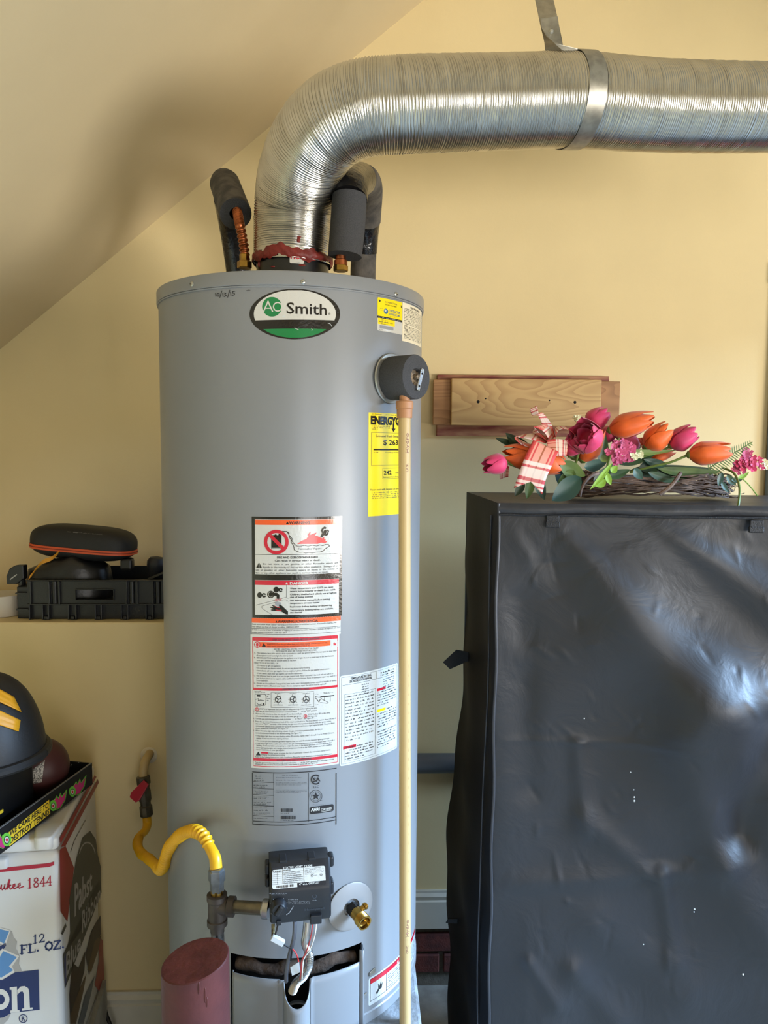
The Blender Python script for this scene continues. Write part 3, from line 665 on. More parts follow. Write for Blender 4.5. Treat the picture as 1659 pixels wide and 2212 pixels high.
b.greek(76, 385, 480, 14, 58, 26, 'ink', seed=84, last=0.5, den=0.75); b.rect(50, 1225, 250, 1275, 'red', 2); b.greek(76, 1268, 480, 5, 48, 26, 'ink', seed=85, last=0.7, den=0.75)
b.rect(610, 345, 780, 392, 'red', 2); b.rect(610, 720, 780, 768, 'yellow', 2)
b.greek(800, 385, 210, 1, 40, 24, 'ink', seed=86); b.greek(620, 430, 400, 6, 46, 24, 'ink', seed=87, den=0.7); b.greek(800, 762, 210, 1, 40, 24, 'ink', seed=88); b.greek(620, 810, 400, 6, 46, 24, 'ink', seed=89, den=0.7)
b.greek(620, 1130, 400, 7, 46, 24, 'ink', seed=90, den=0.7); b.text('WARNING', 90, 1264, 30, 'ink', 3, w=150)
b.build('temperature_label', K, heater, 'pale', 'large white fine-print label beside the pipe')
# low curved label near the foot on the right
sA = cyl_loc(796, 2120)[0]; sB = cyl_loc(896, 2050)[0]; zA = cyl_loc(797, 2113)[1]; zB = cyl_loc(796, 2174)[1]
b = Sheet(sA, sB, zA, zB, 3.2, 1.0)
b.rect(0, 0, 3.2, 1.0, 'pale', 0, 0.07); b.rect(0.06, 0.06, 3.14, 0.24, 'red', 1); b.frame(0.06, 0.06, 3.14, 0.86, 0.015, 'ink', 2); b.rect(0.75, 0.24, 0.765, 0.86, 'ink', 2)
b.poly([(0.30, 0.66), (0.40, 0.56), (0.38, 0.36), (0.44, 0.52), (0.52, 0.34), (0.50, 0.52), (0.58, 0.42), (0.54, 0.62), (0.44, 0.62), (0.34, 0.74)], 'black', 3)
b.greek(0.82, 0.36, 1.1, 6, 0.085, 0.04, 'ink', 3, seed=95, last=1); b.greek(2.05, 0.36, 0.9, 6, 0.085, 0.04, 'ink', 3, seed=96, last=1)
b.poly([(1.3, 0.20), (1.36, 0.10), (1.42, 0.20)], 'white', 3); b.text('DANGER', 1.48, 0.205, 0.11, 'white', 3)
b.build('foot_warning_label', K, heater, 'pale', 'white label with red bar low on the jacket')
# ---- outer burner door: loose sheet with a pressed half-round channel for the tubes
chs = cyl_loc(641, 2120)[0]; chw = 0.021
d0 = cyl_loc(508, 2090)[0]; d1 = cyl_loc(771, 2070)[0]; ZP = 0.668
def door_r(s_):
    u = (s_ - chs) / chw; r = TR + 0.008 + 0.006 * math.sin(math.pi * min(1, max(0, (s_ - d0) / (d1 - d0))))
    if abs(u) < 1: r += 0.030 * math.sqrt(1 - u * u) ** 0.9
    elif abs(u) < 1.25: r += 0.002
    return r
m = MB(); ss = sorted([d0 + (d1 - d0) * k / 60 for k in range(61)] + [chs + chw * math.cos(math.pi * k / 18) for k in range(19)])
nz = 8; n = len(ss)
for s_ in ss:
    inside = abs(s_ - chs) < chw
    top = ZP - (0.030 * math.sqrt(max(0, 1 - ((s_ - chs) / chw) ** 2)) + 0.004 if inside else 0.0)
    for k in range(nz + 1): m.v.append(cyl_pt(s_, Z_JB - 0.014 + (top - Z_JB + 0.014) * k / nz, door_r(s_)))
for i in range(n - 1):
    for k in range(nz): a = i * (nz + 1) + k; m.f.append((a, a + nz + 1, a + nz + 2, a + 1))
od = obj('burner_door', m, M_tank, heater, smooth=True, solid=0.0016, auto=0.7)
m = MB(); m.lathe([(chw + 0.0005, 0), (chw + 0.0022, 0.002), (chw + 0.0022, 0.006), (chw + 0.0005, 0.008)], cyl_pt(chs, 0.603, TR + 0.012), (0, 0, 1), close=False); obj('channel_bead', m, M_tank, od, smooth=True)
m = MB(); m.grid(lambda u, v: cyl_pt(d1 + 0.001 + 0.010 * u, Z_JB - 0.012 + (0.690 - Z_JB + 0.012) * v, TR + 0.006 + 0.006 * math.sin(math.pi * u)), 6, 6); obj('door_flange', m, M_tank, heater, smooth=True, solid=0.0012)
m = MB(); m.grid(lambda u, v: cyl_pt(d0 - 0.004 + 0.003 * u, Z_JB - 0.012 + (0.68 - Z_JB) * v, TR + 0.003), 2, 4); obj('door_flange', m, M_tank, heater, smooth=True, solid=0.0012)
for px, py, wd, hg in ((803, 2098, 0.014, 0.010), (786, 2150, 0.012, 0.010)):
    s_, z = cyl_loc(px, py); q = [(s_ - wd / 2, z - hg * .7), (s_ + wd / 2, z - hg / 2), (s_ + wd / 2, z + hg / 2), (s_ - wd / 2, z + hg * .1)]
    m = MB(); m.prism([cyl_pt(a, zz, TR + 0.0004) for a, zz in q], nrm(s_) * 0.002); obj('latch_tab', m, M_screw, heater, bevel=0.0008)
m = MB(); m.prism([cyl_pt(a, zz, TR + 0.0002) for a, zz in (cyl_loc(779, 2040), cyl_loc(783, 2040), cyl_loc(782, 2100), cyl_loc(779, 2148))], nrm(cyl_loc(781, 2090)[0]) * 0.0008); obj('door_slot', m, M_dark, heater)
# ---- relief valve in its foam collar
sv, zv = cyl_loc(844, 818); nv = nrm(sv); ov = cyl_pt(sv, zv)
obj('valve_flange', MB().lathe([(0.02, 0.0005), (0.044, 0.0005), (0.0445, 0.002), (0.0435, 0.004), (0.036, 0.005)], ov, nv, seg=40, close=False), M_screw, heater, smooth=True)
fo = obj('foam_collar', MB().lathe([(0.013, 0.004), (0.0375, 0.004), (0.0385, 0.006), (0.0385, 0.056), (0.0375, 0.058), (0.0150, 0.058), (0.0135, 0.054), (0.013, 0.02)], ov, nv, seg=40, close=False), M_foam, heater, smooth=True, auto=0.5)
rv = obj('relief_valve', MB().lathe([(0.0128, 0.001), (0.0128, 0.045), (0.0128, 0.052), (0.006, 0.055), (0.004, 0.062), (0.001, 0.0625)], ov, nv, seg=24), mat('aged_brass', (156, 136, 112), 0.55, 0.7, noise=0.5, nscale=160, bump=0.5, bscale=300), heater, smooth=True)
tv = tang(sv); lp = ov + nv * 0.062 + tv * 0.006
ld = (tv * 0.35 + Vector((0, 0, 1))).normalized(); lu = nv; lw = ld.cross(lu)
Ml = Matrix((lw, lu, ld)).transposed()
lev = MB(); lev.box(lp - ld * 0.004 + lw * 0.002, (0.0075, 0.0016, 0.040), Ml); lev.box(lp - lu * 0.004 - ld * 0.004 - lw * 0.002, (0.0014, 0.009, 0.036), Ml)
lo = obj('lever', lev, M_chrome, rv, bevel=0.0006)
for t in (0.007, -0.016): obj('lever_hole', MB().lathe([(0.0018, 0), (0.0018, 0.0005)], lp + ld * t + lw * 0.002 + lu * 0.0009, lu, seg=10), M_dark, rv)
# ---- drain valve
sd_, zd_ = cyl_loc(757, 1957); nd = nrm(sd_); od_ = cyl_pt(sd_, zd_)
dv = obj('drain_plate', MB().lathe([(0.012, 0.0008), (0.0440, 0.0008), (0.0445, 0.002), (0.042, 0.0035), (0.016, 0.005)], od_, nd, seg=40, close=False), mat('milky_plastic', (146, 143, 140), 0.4, spec=0.5), heater, smooth=True)
dsp = (nd + Vector((0.10, 0, -0.16))).normalized()
pr = [(0.009, 0.0), (0.009, 0.014), (0.0115, 0.016), (0.0115, 0.030)]
for k in range(6): pr += [(0.0132, 0.0315 + k * 0.0022), (0.0122, 0.0326 + k * 0.0022)]
pr += [(0.0132, 0.046), (0.0105, 0.046), (0.0098, 0.040), (0.0075, 0.037), (0.006, 0.034)]
dvv = obj('drain_valve', MB().lathe(pr, od_ + nd * 0.003, dsp, seg=28), M_brass, heater, smooth=True, auto=0.5)
obj('drain_bore', MB().lathe([(0.0062, 0), (0.0062, 0.001)], od_ + nd * 0.003 + dsp * 0.0342, dsp, seg=6), M_dark, dvv)
td = tang(sd_); obj('drain_stem', MB().lathe([(0.005, 0.0), (0.005, 0.016), (0.0062, 0.017), (0.0062, 0.021), (0.0045, 0.021), (0.0045, 0.023)], od_ + nd * 0.024, (td + Vector((0, 0, 0.45))).normalized(), seg=14), M_brass, dvv, smooth=True)
obj('valve_throat', MB().lathe([(0.0118, 0.0), (0.0118, 0.016), (0.0095, 0.020)], od_ + nd * 0.004, dsp, seg=6), M_dark, dvv)
# ---- gas control
GA = math.radians(8.0); gn = Vector((math.sin(GA), -math.cos(GA), 0)); gx = Vector((math.cos(GA), math.sin(GA), 0)); gz = Vector((0, 0, 1))
sg, zg = cyl_loc(643, 1920); og = cyl_pt(sg, zg)
def gp(x, t, z): return og + gx * x + gn * t + gz * (z - og.z)
def gz_at(py, t): return Pn(643, py, og + gn * t, gn).z
T1, T2, T0 = 0.086, 0.062, 0.012
zb_, zc_ = gz_at(1993, T1), gz_at(1922, T1); zt_ = gz_at(1861, T2); zt0 = gz_at(1846, 0.03)
hw = 0.0505
prof = [(T0, zb_ + 0.012), (T1 - 0.012, zb_), (T1 - 0.002, zb_ + 0.001), (T1, zb_ + 0.006), (T1, zc_ - 0.003), (T1 - 0.001, zc_ + 0.002), (T2 + 0.002, zt_ - 0.003), (T2 - 0.002, zt_ + 0.001), (0.03, zt0), (T0, zt0)]
m = MB(); nx = 12; np_ = len(prof)
for i in range(nx + 1):
    u = -1 + 2 * i / nx; x = hw * (math.copysign(1 - (1 - abs(u)) ** 1.6, u) if abs(u) < 1 else u)
    e = max(0, (abs(x) - hw * 0.9) / (hw * 0.1)); k = 1 - 0.05 * e * e
    cz = (zb_ + zt_) / 2
    for t, z in prof: m.v.append(gp(x, T0 + (t - T0) * (1 - 0.07 * e * e), cz + (z - cz) * (1 - 0.03 * e * e)))
for i in range(nx):
    for j in range(np_):
        j2 = (j + 1) % np_; m.f.append((i * np_ + j, (i + 1) * np_ + j, (i + 1) * np_ + j2, i * np_ + j2))
m.f.append(tuple(range(np_))); m.f.append(tuple(nx * np_ + j for j in range(np_))[::-1])
gc = obj('gas_control', m, M_blackp, heater, smooth=True, auto=0.55, label='black gas control box with status light sticker')
for x, zc2, h_, w_ in ((-hw - 0.003, zt_ - 0.014, 0.018, 0.008), (-hw - 0.003, zc_ - 0.002, 0.016, 0.008), (hw + 0.003, zt_ - 0.010, 0.018, 0.009), (hw + 0.003, zc_ - 0.022, 0.022, 0.009)):
    Mg = Matrix((gx, gn, gz)).transposed(); obj('side_clip', MB().box(gp(x, 0.045, zc2), (w_, 0.022, h_), Mg), M_blackp, gc, bevel=0.003)
for x in (-0.028, 0.020): obj('top_clip', MB().box(gp(x, 0.050, zt_ + 0.001), (0.012, 0.024, 0.005), Matrix((gx, gn, gz)).transposed()), M_blackp, gc, bevel=0.001)
# status sticker on the slanted face
sa, sb = gp(0, T1 - 0.001, zc_ + 0.002), gp(0, T2 + 0.002, zt_ - 0.003)
su = (sb - sa).normalized(); sn = gx.cross(su).normalized(); sn = sn if sn.dot(gn) > 0 else -sn
def st_loc(px, py):
    q = Pn(px, py, sa, sn) - sa; return (q.dot(gx), q.dot(su))
b = Label(st_loc, lambda x, y, l: sa + gx * x + su * y + sn * (0.0004 + l * 0.0001), (560, 1830, 9.217))
X0, Y0 = st_loc(582.5, 1915); X1, _ = st_loc(703, 1900); _, Y1 = st_loc(643, 1864)
class Plate(Sheet): pass
def plate(o, ux, uy, n_, s0, s1, z1, z0, wu, hu):
    return Sheet(s0, s1, z1, z0, wu, hu, put=lambda x, y, l: o + ux * x + uy * y + n_ * (0.0004 + l * 0.0001), strip=None)
L0 = (sb - sa).length
b = plate(sa, gx, su, sn, -0.0465, 0.0415, L0 * 0.93, L0 * 0.05, 1120, 480)
b.rect(0, 55, 1120, 480, 'white', 0, 40); b.rect(520, 390, 1120, 480, 'ink', 1); b.rect(0, 0, 1120, 54, 'ink', 0)
b.text('STATUS LIGHT CODE', 230, 48, 44, 'white', 3, w=620, bold=0.03); b.text('4" w.c. OUTLET', 560, 446, 42, 'white', 3, w=430, bold=0.03)
b.text('FLASHES', 14, 110, 34, 'ink', 3, w=190, bold=0.02); b.text('STATUS', 240, 102, 30, 'ink', 3, w=150, bold=0.02)
for k in range(7): b.rect(0, 120 + k * 43, 660, 124 + k * 43, 'ink', 2)
for x in (222, 662): b.rect(x, 60, x + 8, 388, 'ink', 2)
b.rect(108, 120, 112, 388, 'ink', 2)
for k, t in enumerate(('Control Off/Pilot Out', 'Normal Operation', 'Thermopile Voltage Low', 'High Temperature Shutdown', 'Temperature Sensor Failure', 'Gas Control or Valve Failure', 'Flame Sense Error')): b.text(t, 240, 152 + k * 38, 26, 'ink', 3, w=min(410, 17 * len(t)))
b.greek(690, 96, 400, 5, 32, 16, 'ink', seed=101, last=0.5); b.greek(700, 262, 90, 1, 0, 16, 'ink', seed=102); b.greek(880, 262, 110, 1, 0, 16, 'ink', seed=103)
for cx in (840, 1030):
    b.ring(cx, 256, 16, 22, 'ink', 3, 12)
    for a in range(0, 360, 45): b.line([(cx + 24 * math.cos(math.radians(a)), 256 + 24 * math.sin(math.radians(a))), (cx + 32 * math.cos(math.radians(a)), 256 + 32 * math.sin(math.radians(a)))], 4, 'ink', 3)
barcode(b, 90, 412, 440, 464, 104, unit=9)
b.build('status_sticker', K, gc, 'white') if False else None
for k_, mm in b.L.items(): obj('status_sticker' if k_ == 'white' else 'sticker_print', mm, K[k_], gc, kind='stuff')
# printing and controls on the lower face
fo_ = gp(0, T1, zc_)
b = Label(lambda px, py: ((Pn(px, py, fo_, gn) - fo_).dot(gx), (Pn(px, py, fo_, gn) - fo_).z), lambda x, y, l: fo_ + gx * x + gz * y + gn * (0.0004 + l * 0.0001), (560, 1830, 9.217))
b.greek(200, 925, 350, 1, 0, 20, 'grey', seed=111, last=1); b.greek(235, 952, 280, 1, 0, 18, 'grey', seed=112, last=1); b.greek(580, 1048, 200, 1, 0, 20, 'grey', seed=113, last=1); b.greek(580, 1078, 440, 3, 26, 16, 'grey', seed=114, last=1); b.greek(1060, 1058, 90, 1, 0, 18, 'grey', seed=115, last=1); b.ring(1100, 975, 32, 44, 'dim', 2, 24, 120, 420)
for a in range(130, 420, 36): b.line([(392 + 160 * math.cos(math.radians(a)), 1165 - 160 * math.sin(math.radians(a))), (392 + 178 * math.cos(math.radians(a)), 1165 - 178 * math.sin(math.radians(a)))], 9, 'grey', 2)
b.greek(150, 1175, 50, 1, 0, 18, 'grey', seed=116); b.greek(220, 1330, 110, 1, 0, 18, 'grey', seed=117); b.greek(350, 1345, 90, 1, 0, 18, 'grey', seed=118); b.greek(470, 1325, 60, 1, 0, 20, 'grey', seed=119)
b.text('Honeywell', 900, 1248, 46, 'dim', 2, w=400)
b.line([(545, 1340), (600, 1300), (640, 1240), (680, 1170)], 14, 'grey', 2)
for k_, mm in b.L.items(): obj('control_print', mm, K[k_], gc, kind='stuff')
kx, kz = b.loc(385, 1165); kc = fo_ + gx * kx + gz * kz
kn = obj('knob', MB().lathe([(0.0135, 0), (0.0135, 0.004), (0.012, 0.007), (0.0115, 0.012), (0.010, 0.014)], kc, gn, seg=28), M_blackp, gc, smooth=True)
obj('knob_grip', MB().box(kc + gn * 0.015, (0.008, 0.006, 0.018), Matrix((gx, gn, gz)).transposed() @ Matrix.Rotation(0.6, 3, 'Y')), M_blackp, gc, bevel=0.002)
bx, bz = b.loc(1125, 1410); obj('igniter_button', MB().box(fo_ + gx * bx + gz * bz + gn * 0.002, (0.019, 0.008, 0.015), Matrix((gx, gn, gz)).transposed()), M_blackp, gc, bevel=0.0015)
bx, bz = b.loc(390, 1500); obj('wire_socket', MB().box(fo_ + gx * bx + gz * bz + gn * 0.0, (0.008, 0.006, 0.008), Matrix((gx, gn, gz)).transposed()), M_blackp, gc, bevel=0.001)
# ---- tubes and wires from control to burner
def tubeobj(name, pts, r, material, parent, seg=10, step=0.006):
    return obj(name, MB().tube(spline(pts, step), r, seg), material, parent, smooth=True)
YG = 1.235
M_alu = mat('aluminium_tube', (188, 188, 186), 0.3, 1.0)
tubeobj('pilot_tube', [P(637, 1990, 1.25), P(635, 2025, 1.245), P(626, 2060, 1.245), P(619, 2095, 1.25), P(618, 2120, 1.262)], 0.0035, mat('grey_cable', (92, 94, 100), 0.4), heater)
pth = spline([P(664, 1990, 1.25), P(661, 2020, 1.245), P(659, 2038, 1.243), P(668, 2062, 1.24), P(667, 2085, 1.24), P(656, 2108, 1.243), P(640, 2124, 1.25), P(632, 2140, 1.262)], 0.0009)
nn_ = len(pth); rads = [0.0068 + (0.0012 * math.sin(i * 2.1) if i > nn_ * 0.32 else 0.0) for i in range(nn_)]
obj('burner_tube', MB().tube(pth, rads, 16), M_alu, heater, smooth=True)
tubeobj('red_wire', [P(676, 1988, 1.225), P(672, 2020, 1.22), P(662, 2055, 1.222), P(652, 2075, 1.222), P(650, 2100, 1.225), P(648, 2115, 1.235)], 0.0011, mat('wire_red', (178, 60, 60), 0.5), heater, 6)
tubeobj('white_wire', [P(684, 1987, 1.225), P(680, 2020, 1.22), P(669, 2052, 1.222), P(656, 2072, 1.222), P(653, 2100, 1.225), P(652, 2115, 1.235)], 0.0011, mat('wire_white', (225, 222, 215), 0.5), heater, 6)
tubeobj('red_wire', [P(632, 2050, 1.232), P(640, 2060, 1.23), P(645, 2078, 1.23), P(644, 2100, 1.24)], 0.0012, mat('wire_red2', (205, 40, 40), 0.5), heater, 6)
tubeobj('black_wire', [P(601, 1992, 1.235), P(598, 2008, 1.23), P(593, 2022, 1.228)], 0.0015, mat('wire_black', (20, 20, 20), 0.5), heater, 6)
tubeobj('black_wire', [P(613, 2040, 1.228), P(622, 2046, 1.23), P(630, 2052, 1.236), P(628, 2075, 1.24)], 0.0015, mat('wire_black', (20, 20, 20), 0.5), heater, 6)
ca, cb = P(587, 2024, 1.226), P(613, 2038, 1.226); cdv = (cb - ca).normalized(); cn = Vector((0, -1, 0)); cw = cdv.cross(cn)
obj('wire_connector', MB().box((ca + cb) / 2, ((cb - ca).length, 0.008, 0.010), Matrix((cdv, cn, cw)).transposed()), mat('connector_white', (220, 226, 228), 0.4), heater, bevel=0.001)
ta, tb = P(590, 1996, 1.24), P(590, 2022, 1.232)
obj('wire_sleeve', MB().tube([ta, tb], 0.003, 8), mat('wire_sleeve', (150, 140, 96), 0.6, rgb2=(60, 56, 40), nscale=120), heater)
tg = [P(627, 2090, 1.228), P(646, 2078, 1.228), P(649, 2100, 1.228), P(631, 2108, 1.228)]
obj('wire_tag', MB().prism(tg, (0, 0.0006, 0)), mat('tag_paper', (214, 222, 226), 0.5), heater)
# ---- draft collar on top
M_collar = mat('black_collar', (16, 17, 18), 0.3, spec=0.6)
obj('draft_collar', MB().lathe([(0.0705, Z_LT - 0.0012), (0.0705, 1.962), (0.066, 1.962), (0.066, Z_LT)], (CX, CY, 0), (0, 0, 1), seg=64, close=False), M_collar, heater, smooth=True, auto=0.5)
for dx in (-0.076, 0.073, 0.115):
    obj('top_nipple', MB().lathe([(0.013, 0), (0.013, 0.004), (0.0105, 0.006), (0.0105, 0.012)], (CX + dx if dx < 0.1 else CX + 0.1, CY - (0.0 if dx > 0.1 else 0.06), Z_LT - 0.001), (0, 0, 1), seg=16), M_screw, heater, smooth=True) if dx != 0.115 else None
# ================================================================== FLEXIBLE VENT DUCT
M_duct = mat('ribbed_aluminium', (206, 204, 198), 0.22, 1.0, noise=0.12, nscale=30)
duct = thing('flexible_vent_duct', 'ribbed silver aluminium vent duct bending off the water heater', 'duct', (CX, CY, 1.93))
ctl = [Vector((CX, CY, 1.957)), P(634, 500, 1.545), P(637, 440, 1.535), P(648, 375, 1.50), P(676, 310, 1.45), P(722, 262, 1.41), P(785, 236, 1.39), P(870, 228, 1.385), P(1000, 224, 1.40), P(1120, 221, 1.41), P(1240, 218, 1.42), P(1400, 229, 1.45), P(1530, 233, 1.47), P(1659, 234, 1.49)]
e1, e0 = ctl[-1], ctl[-2]; ctl += [e1 + (e1 - e0) * 1.5, e1 + (e1 - e0) * 3.5]
DR = 0.0765; step = 0.00062
dp = spline(ctl, step); rads = []; ph = 0
rj = random.Random(5); per = 7.0; amp = 0.0011
for i in range(len(dp)):
    ph += math.pi / per
    if i % 14 == 0: per = 7.0 + rj.uniform(-1.0, 1.1); amp = 0.0011 + rj.uniform(-0.0004, 0.0006)
    fade = min(1.0, max(0.2, (i * step - 0.012) / 0.03))
    rads.append(DR + amp * fade * (2 * abs(math.sin(ph)) - 1.2))
obj('duct_tube', MB().tube(dp, rads, 56, caps=False), M_duct, duct, smooth=True, auto=3.0)
# red sealant ring smeared round the joint, with the remains of a sticker
M_seal = mat('red_sealant', (128, 36, 28), 0.55, noise=0.35, nscale=40, bump=0.7, bscale=70)
def seal(u, v):
    a = 2 * math.pi * u
    top = 1.9725 + 0.004 * math.sin(a * 3 + 1) + 0.003 * math.sin(a * 7 + 2) + 0.002 * math.sin(a * 17) + 0.0012 * math.sin(a * 31)
    bot = 1.9545 + 0.0022 * math.sin(a * 2 + 0.5) + 0.003 * math.sin(a * 5 + 4) + 0.002 * math.sin(a * 13) + 0.001 * math.sin(a * 37)
    z = bot + (top - bot) * v; r = 0.0722 + (0.0780 - 0.0722) * min(1, max(0, (z - 1.946) / 0.012)) + 0.0012 * math.sin(math.pi * v) + 0.0005 * math.sin(a * 23 + v * 6)
    return (CX + r * math.cos(a), CY + r * math.sin(a), z)
obj('sealant_ring', MB().grid(seal, 160, 8, True), M_seal, duct, smooth=True, auto=3)
for px, py, w_, h_ in ((645, 519, 0.007, 0.009), (646, 512, 0.008, 0.004), (720, 552, 0.016, 0.004), (560, 570, 0.006, 0.012), (590, 576, 0.010, 0.003), (652, 573, 0.014, 0.003)):
    d = ray(px, py); a_ = d.x ** 2 + d.y ** 2; b_ = -d.x * CX - d.y * CY; r_ = 0.0785 if py < 545 else 0.0712; c_ = CX * CX + CY * CY - r_ * r_; q_ = b_ * b_ - a_ * c_
    if q_ < 0: continue
    p_ = CAM + d * ((-b_ - math.sqrt(q_)) / a_); obj('sealant_smear', MB().ball(p_, (w_ / 2, 0.0016, h_ / 2)), M_seal, duct, smooth=True)
def col_loc(px, py, r=0.0712):
    d = ray(px, py); a = d.x ** 2 + d.y ** 2; b = -d.x * CX - d.y * CY; c = CX * CX + CY * CY - r * r
    t = (-b - math.sqrt(max(0, b * b - a * c))) / a; p = CAM + d * t; return (math.atan2(p.x - CX, -(p.y - CY)) * r, p.z)
b = Label(col_loc, lambda s_, z, l: Vector((CX + (0.0730 + l * 0.00012) * math.sin(s_ / 0.0712), CY - (0.0730 + l * 0.00012) * math.cos(s_ / 0.0712), z)), (420, 340, 3.1904), strip=0.004)
b.rect(657, 655, 753, 732, 'white', 1, 10); b.text('HOT', 662, 702, 44, 'red', 3, w=90, bold=0.04); b.greek(706, 726, 40, 1, 0, 6, 'grey', 3, seed=120)
b.build('hot_sticker', K, duct, 'white', 'white HOT sticker half under the sealant')
# ---- hanging strap
M_strap = mat('galvanised_strap', (176, 172, 160), 0.38, 0.9, noise=0.25, nscale=60)
si = min(range(len(dp)), key=lambda i: (dp[i] - P(1245, 218, 1.42)).length)
sc0 = dp[si]; sax = (dp[si + 5] - dp[si - 5]).normalized()
strap = thing('duct_strap', 'galvanised metal strap holding up the silver vent duct', 'strap', sc0 + Vector((0, 0, -0.08)))
s_up = (Vector((0, 0, 1)) - sax * sax.z).normalized(); s_f = sax.cross(s_up); s_f = s_f if s_f.y < 0 else -s_f
rs = DR + 0.0032; hwid = 0.0165
pts, wid = [], []
pT = [P(1186, 38, 1.40), P(1189, 62, 1.398), P(1197, 86, 1.392), P(1215, 108, 1.378)]
wT = [Vector((0.0155, 0, 0.002)), Vector((0.0155, 0, 0.0)), Vector((0.014, 0.0, -0.006)), Vector((0.014, 0.004, -0.008))]
for k in range(4): pts.append(pT[k]); wid.append(wT[k])
for k in range(30):
    a = math.radians(62 - 255 * k / 29); off = sax * (0.004 - 0.016 * max(0, (k - 6) / 23))
    pts.append(sc0 + (s_f * math.cos(a) + s_up * math.sin(a)) * rs + off); wid.append(sax * hwid)
obj('strap_band', MB().ribbon(pts, wid, 0.0011), M_strap, strap, smooth=True, auto=0.8)
tp = P(1163, -60, 1.46); cz_pt = tp + (tp - P(1189, 62, 1.405)) * ((CZ + 0.0 - tp.z) / (tp.z - P(1189, 62, 1.405).z))
pts = [cz_pt, tp, P(1176, 0, 1.43), P(1189, 62, 1.402), P(1196, 95, 1.44), P(1197, 125, 1.475), P(1198, 150, 1.49)]
obj('strap_hanger', MB().ribbon(spline(pts, 0.02), [Vector((0.0165, 0, 0.0))] * (len(spline(pts, 0.02))), 0.0011), M_strap, strap, smooth=True)
obj('strap_screw', MB().lathe([(0.0045, 0), (0.0045, 0.0012), (0.003, 0.003), (0.001, 0.0035)], P(1191, 68, 1.3945), (0, -1, 0), seg=12), M_screw, strap, smooth=True)
# ================================================================== INSULATED WATER PIPES
M_tape = mat('black_tape', (24, 23, 24), 0.22, spec=0.6, bump=0.9, bscale=55)
M_foamd = mat('dusty_foam', (98, 92, 84), 0.95, rgb2=(66, 63, 60), nscale=30, bump=0.3, bscale=260)
FR_ = 0.0325
pl = thing('insulated_pipe', 'grey foam sleeved pipe with bare corrugated copper end, left of duct', 'pipe', (P(528, 580, CY - 0.02).x, CY - 0.02, Z_LT))
a0, a1 = P(509, 462, 1.60), P(486, 398, 1.74)
ax = (a1 - a0).normalized(); ln = (a1 - a0).length
obj('foam_sleeve', MB().lathe([(0.012, 0.004), (0.0145, 0.0), (FR_ - 0.001, 0.0), (FR_, 0.002), (FR_, ln), (FR_ - 0.004, ln + 0.018), (FR_ - 0.014, ln + 0.027), (0.004, ln + 0.030)], a0, ax, seg=32, close=False), M_foamd, pl, smooth=True, auto=0.7)
obj('foam_end', MB().lathe([(0.0125, -0.0006), (FR_ - 0.001, -0.0006), (FR_ - 0.001, 0.004)], a0, ax, seg=32, close=False), M_foam, pl)
tubeobj('taped_sleeve', [P(491, 430, 1.80), P(500, 480, 1.86), P(508, 530, 1.90), P(516, 590, 1.93), P(518, 640, 1.94), P(520, 900, 1.95)], 0.0305, M_tape, pl, 24, 0.02)
cp = spline([a0 + ax * 0.05, a0 + Vector((0.003, -0.002, 0.004)), P(517, 482, 1.555), P(523, 510, 1.545), P(528, 540, 1.54), P(529, 560, 1.535)], 0.0011)
obj('copper_flex', MB().tube(cp, [0.0085 + 0.0016 * math.sin(i * 0.72) for i in range(len(cp))], 16), M_copper, pl, smooth=True, auto=3)
pb = P(528, 574, 1.53)
obj('brass_nut', MB().lathe([(0.0135, 0.0), (0.0142, 0.001), (0.0142, 0.012), (0.0125, 0.0135), (0.0095, 0.014), (0.0095, 0.026)], (pb.x, pb.y, pb.z - 0.005), (0, 0, 1), seg=6), M_brass, pl)
obj('nipple', MB().lathe([(0.0115, 0), (0.0115, 0.016)], (pb.x, pb.y, Z_LT - 0.0005), (0, 0, 1), seg=16), M_brass, pl, smooth=True)
pr_ = thing('insulated_pipe', 'grey foam sleeved pipe looping over with taped elbow, right of duct', 'pipe', (P(738, 585, CY - 0.03).x, CY - 0.03, Z_LT))
obj('foam_sleeve', MB().tube([P(745, 553, 1.475), P(751, 490, 1.478), P(755, 425, 1.485)], [0.0318, 0.0328, 0.0325], 32), M_foam, pr_, smooth=True, auto=0.7)
tubeobj('taped_elbow', [P(755, 432, 1.485), P(758, 408, 1.505), P(766, 393, 1.565), P(778, 388, 1.62)], 0.0335, M_tape, pr_, 28, 0.008)
tubeobj('foam_elbow', [P(774, 390, 1.60), P(788, 391, 1.68), P(795, 408, 1.77), P(795, 440, 1.84), P(793, 476, 1.88)], 0.0325, M_foamd, pr_, 28, 0.012)
tubeobj('taped_sleeve', [P(793, 470, 1.88), P(789, 500, 1.91), P(786, 545, 1.93)], 0.0325, M_tape, pr_, 28, 0.02)
tubeobj('rear_sleeve', [P(786, 540, 1.93), P(784, 600, 1.94), P(784, 700, 1.945), P(784, 1300, 1.95)], 0.031, M_foamd, pr_, 28, 0.05)
pb = P(736, 577, 1.478)
obj('copper_stub', MB().lathe([(0.0105, 0), (0.0125, 0.001), (0.0125, 0.010), (0.0095, 0.012), (0.0095, 0.03)], (pb.x, pb.y, pb.z + 0.002), (0, 0, 1), seg=20), M_copper, pr_, smooth=True)
obj('brass_nut', MB().lathe([(0.0130, 0.0), (0.0138, 0.001), (0.0138, 0.010), (0.012, 0.011)], (pb.x, pb.y, pb.z - 0.008), (0, 0, 1), seg=6), M_brass, pr_)
obj('nipple', MB().lathe([(0.0105, 0), (0.0105, 0.018)], (pb.x, pb.y, Z_LT - 0.0005), (0, 0, 1), seg=16), M_screw, pr_, smooth=True)
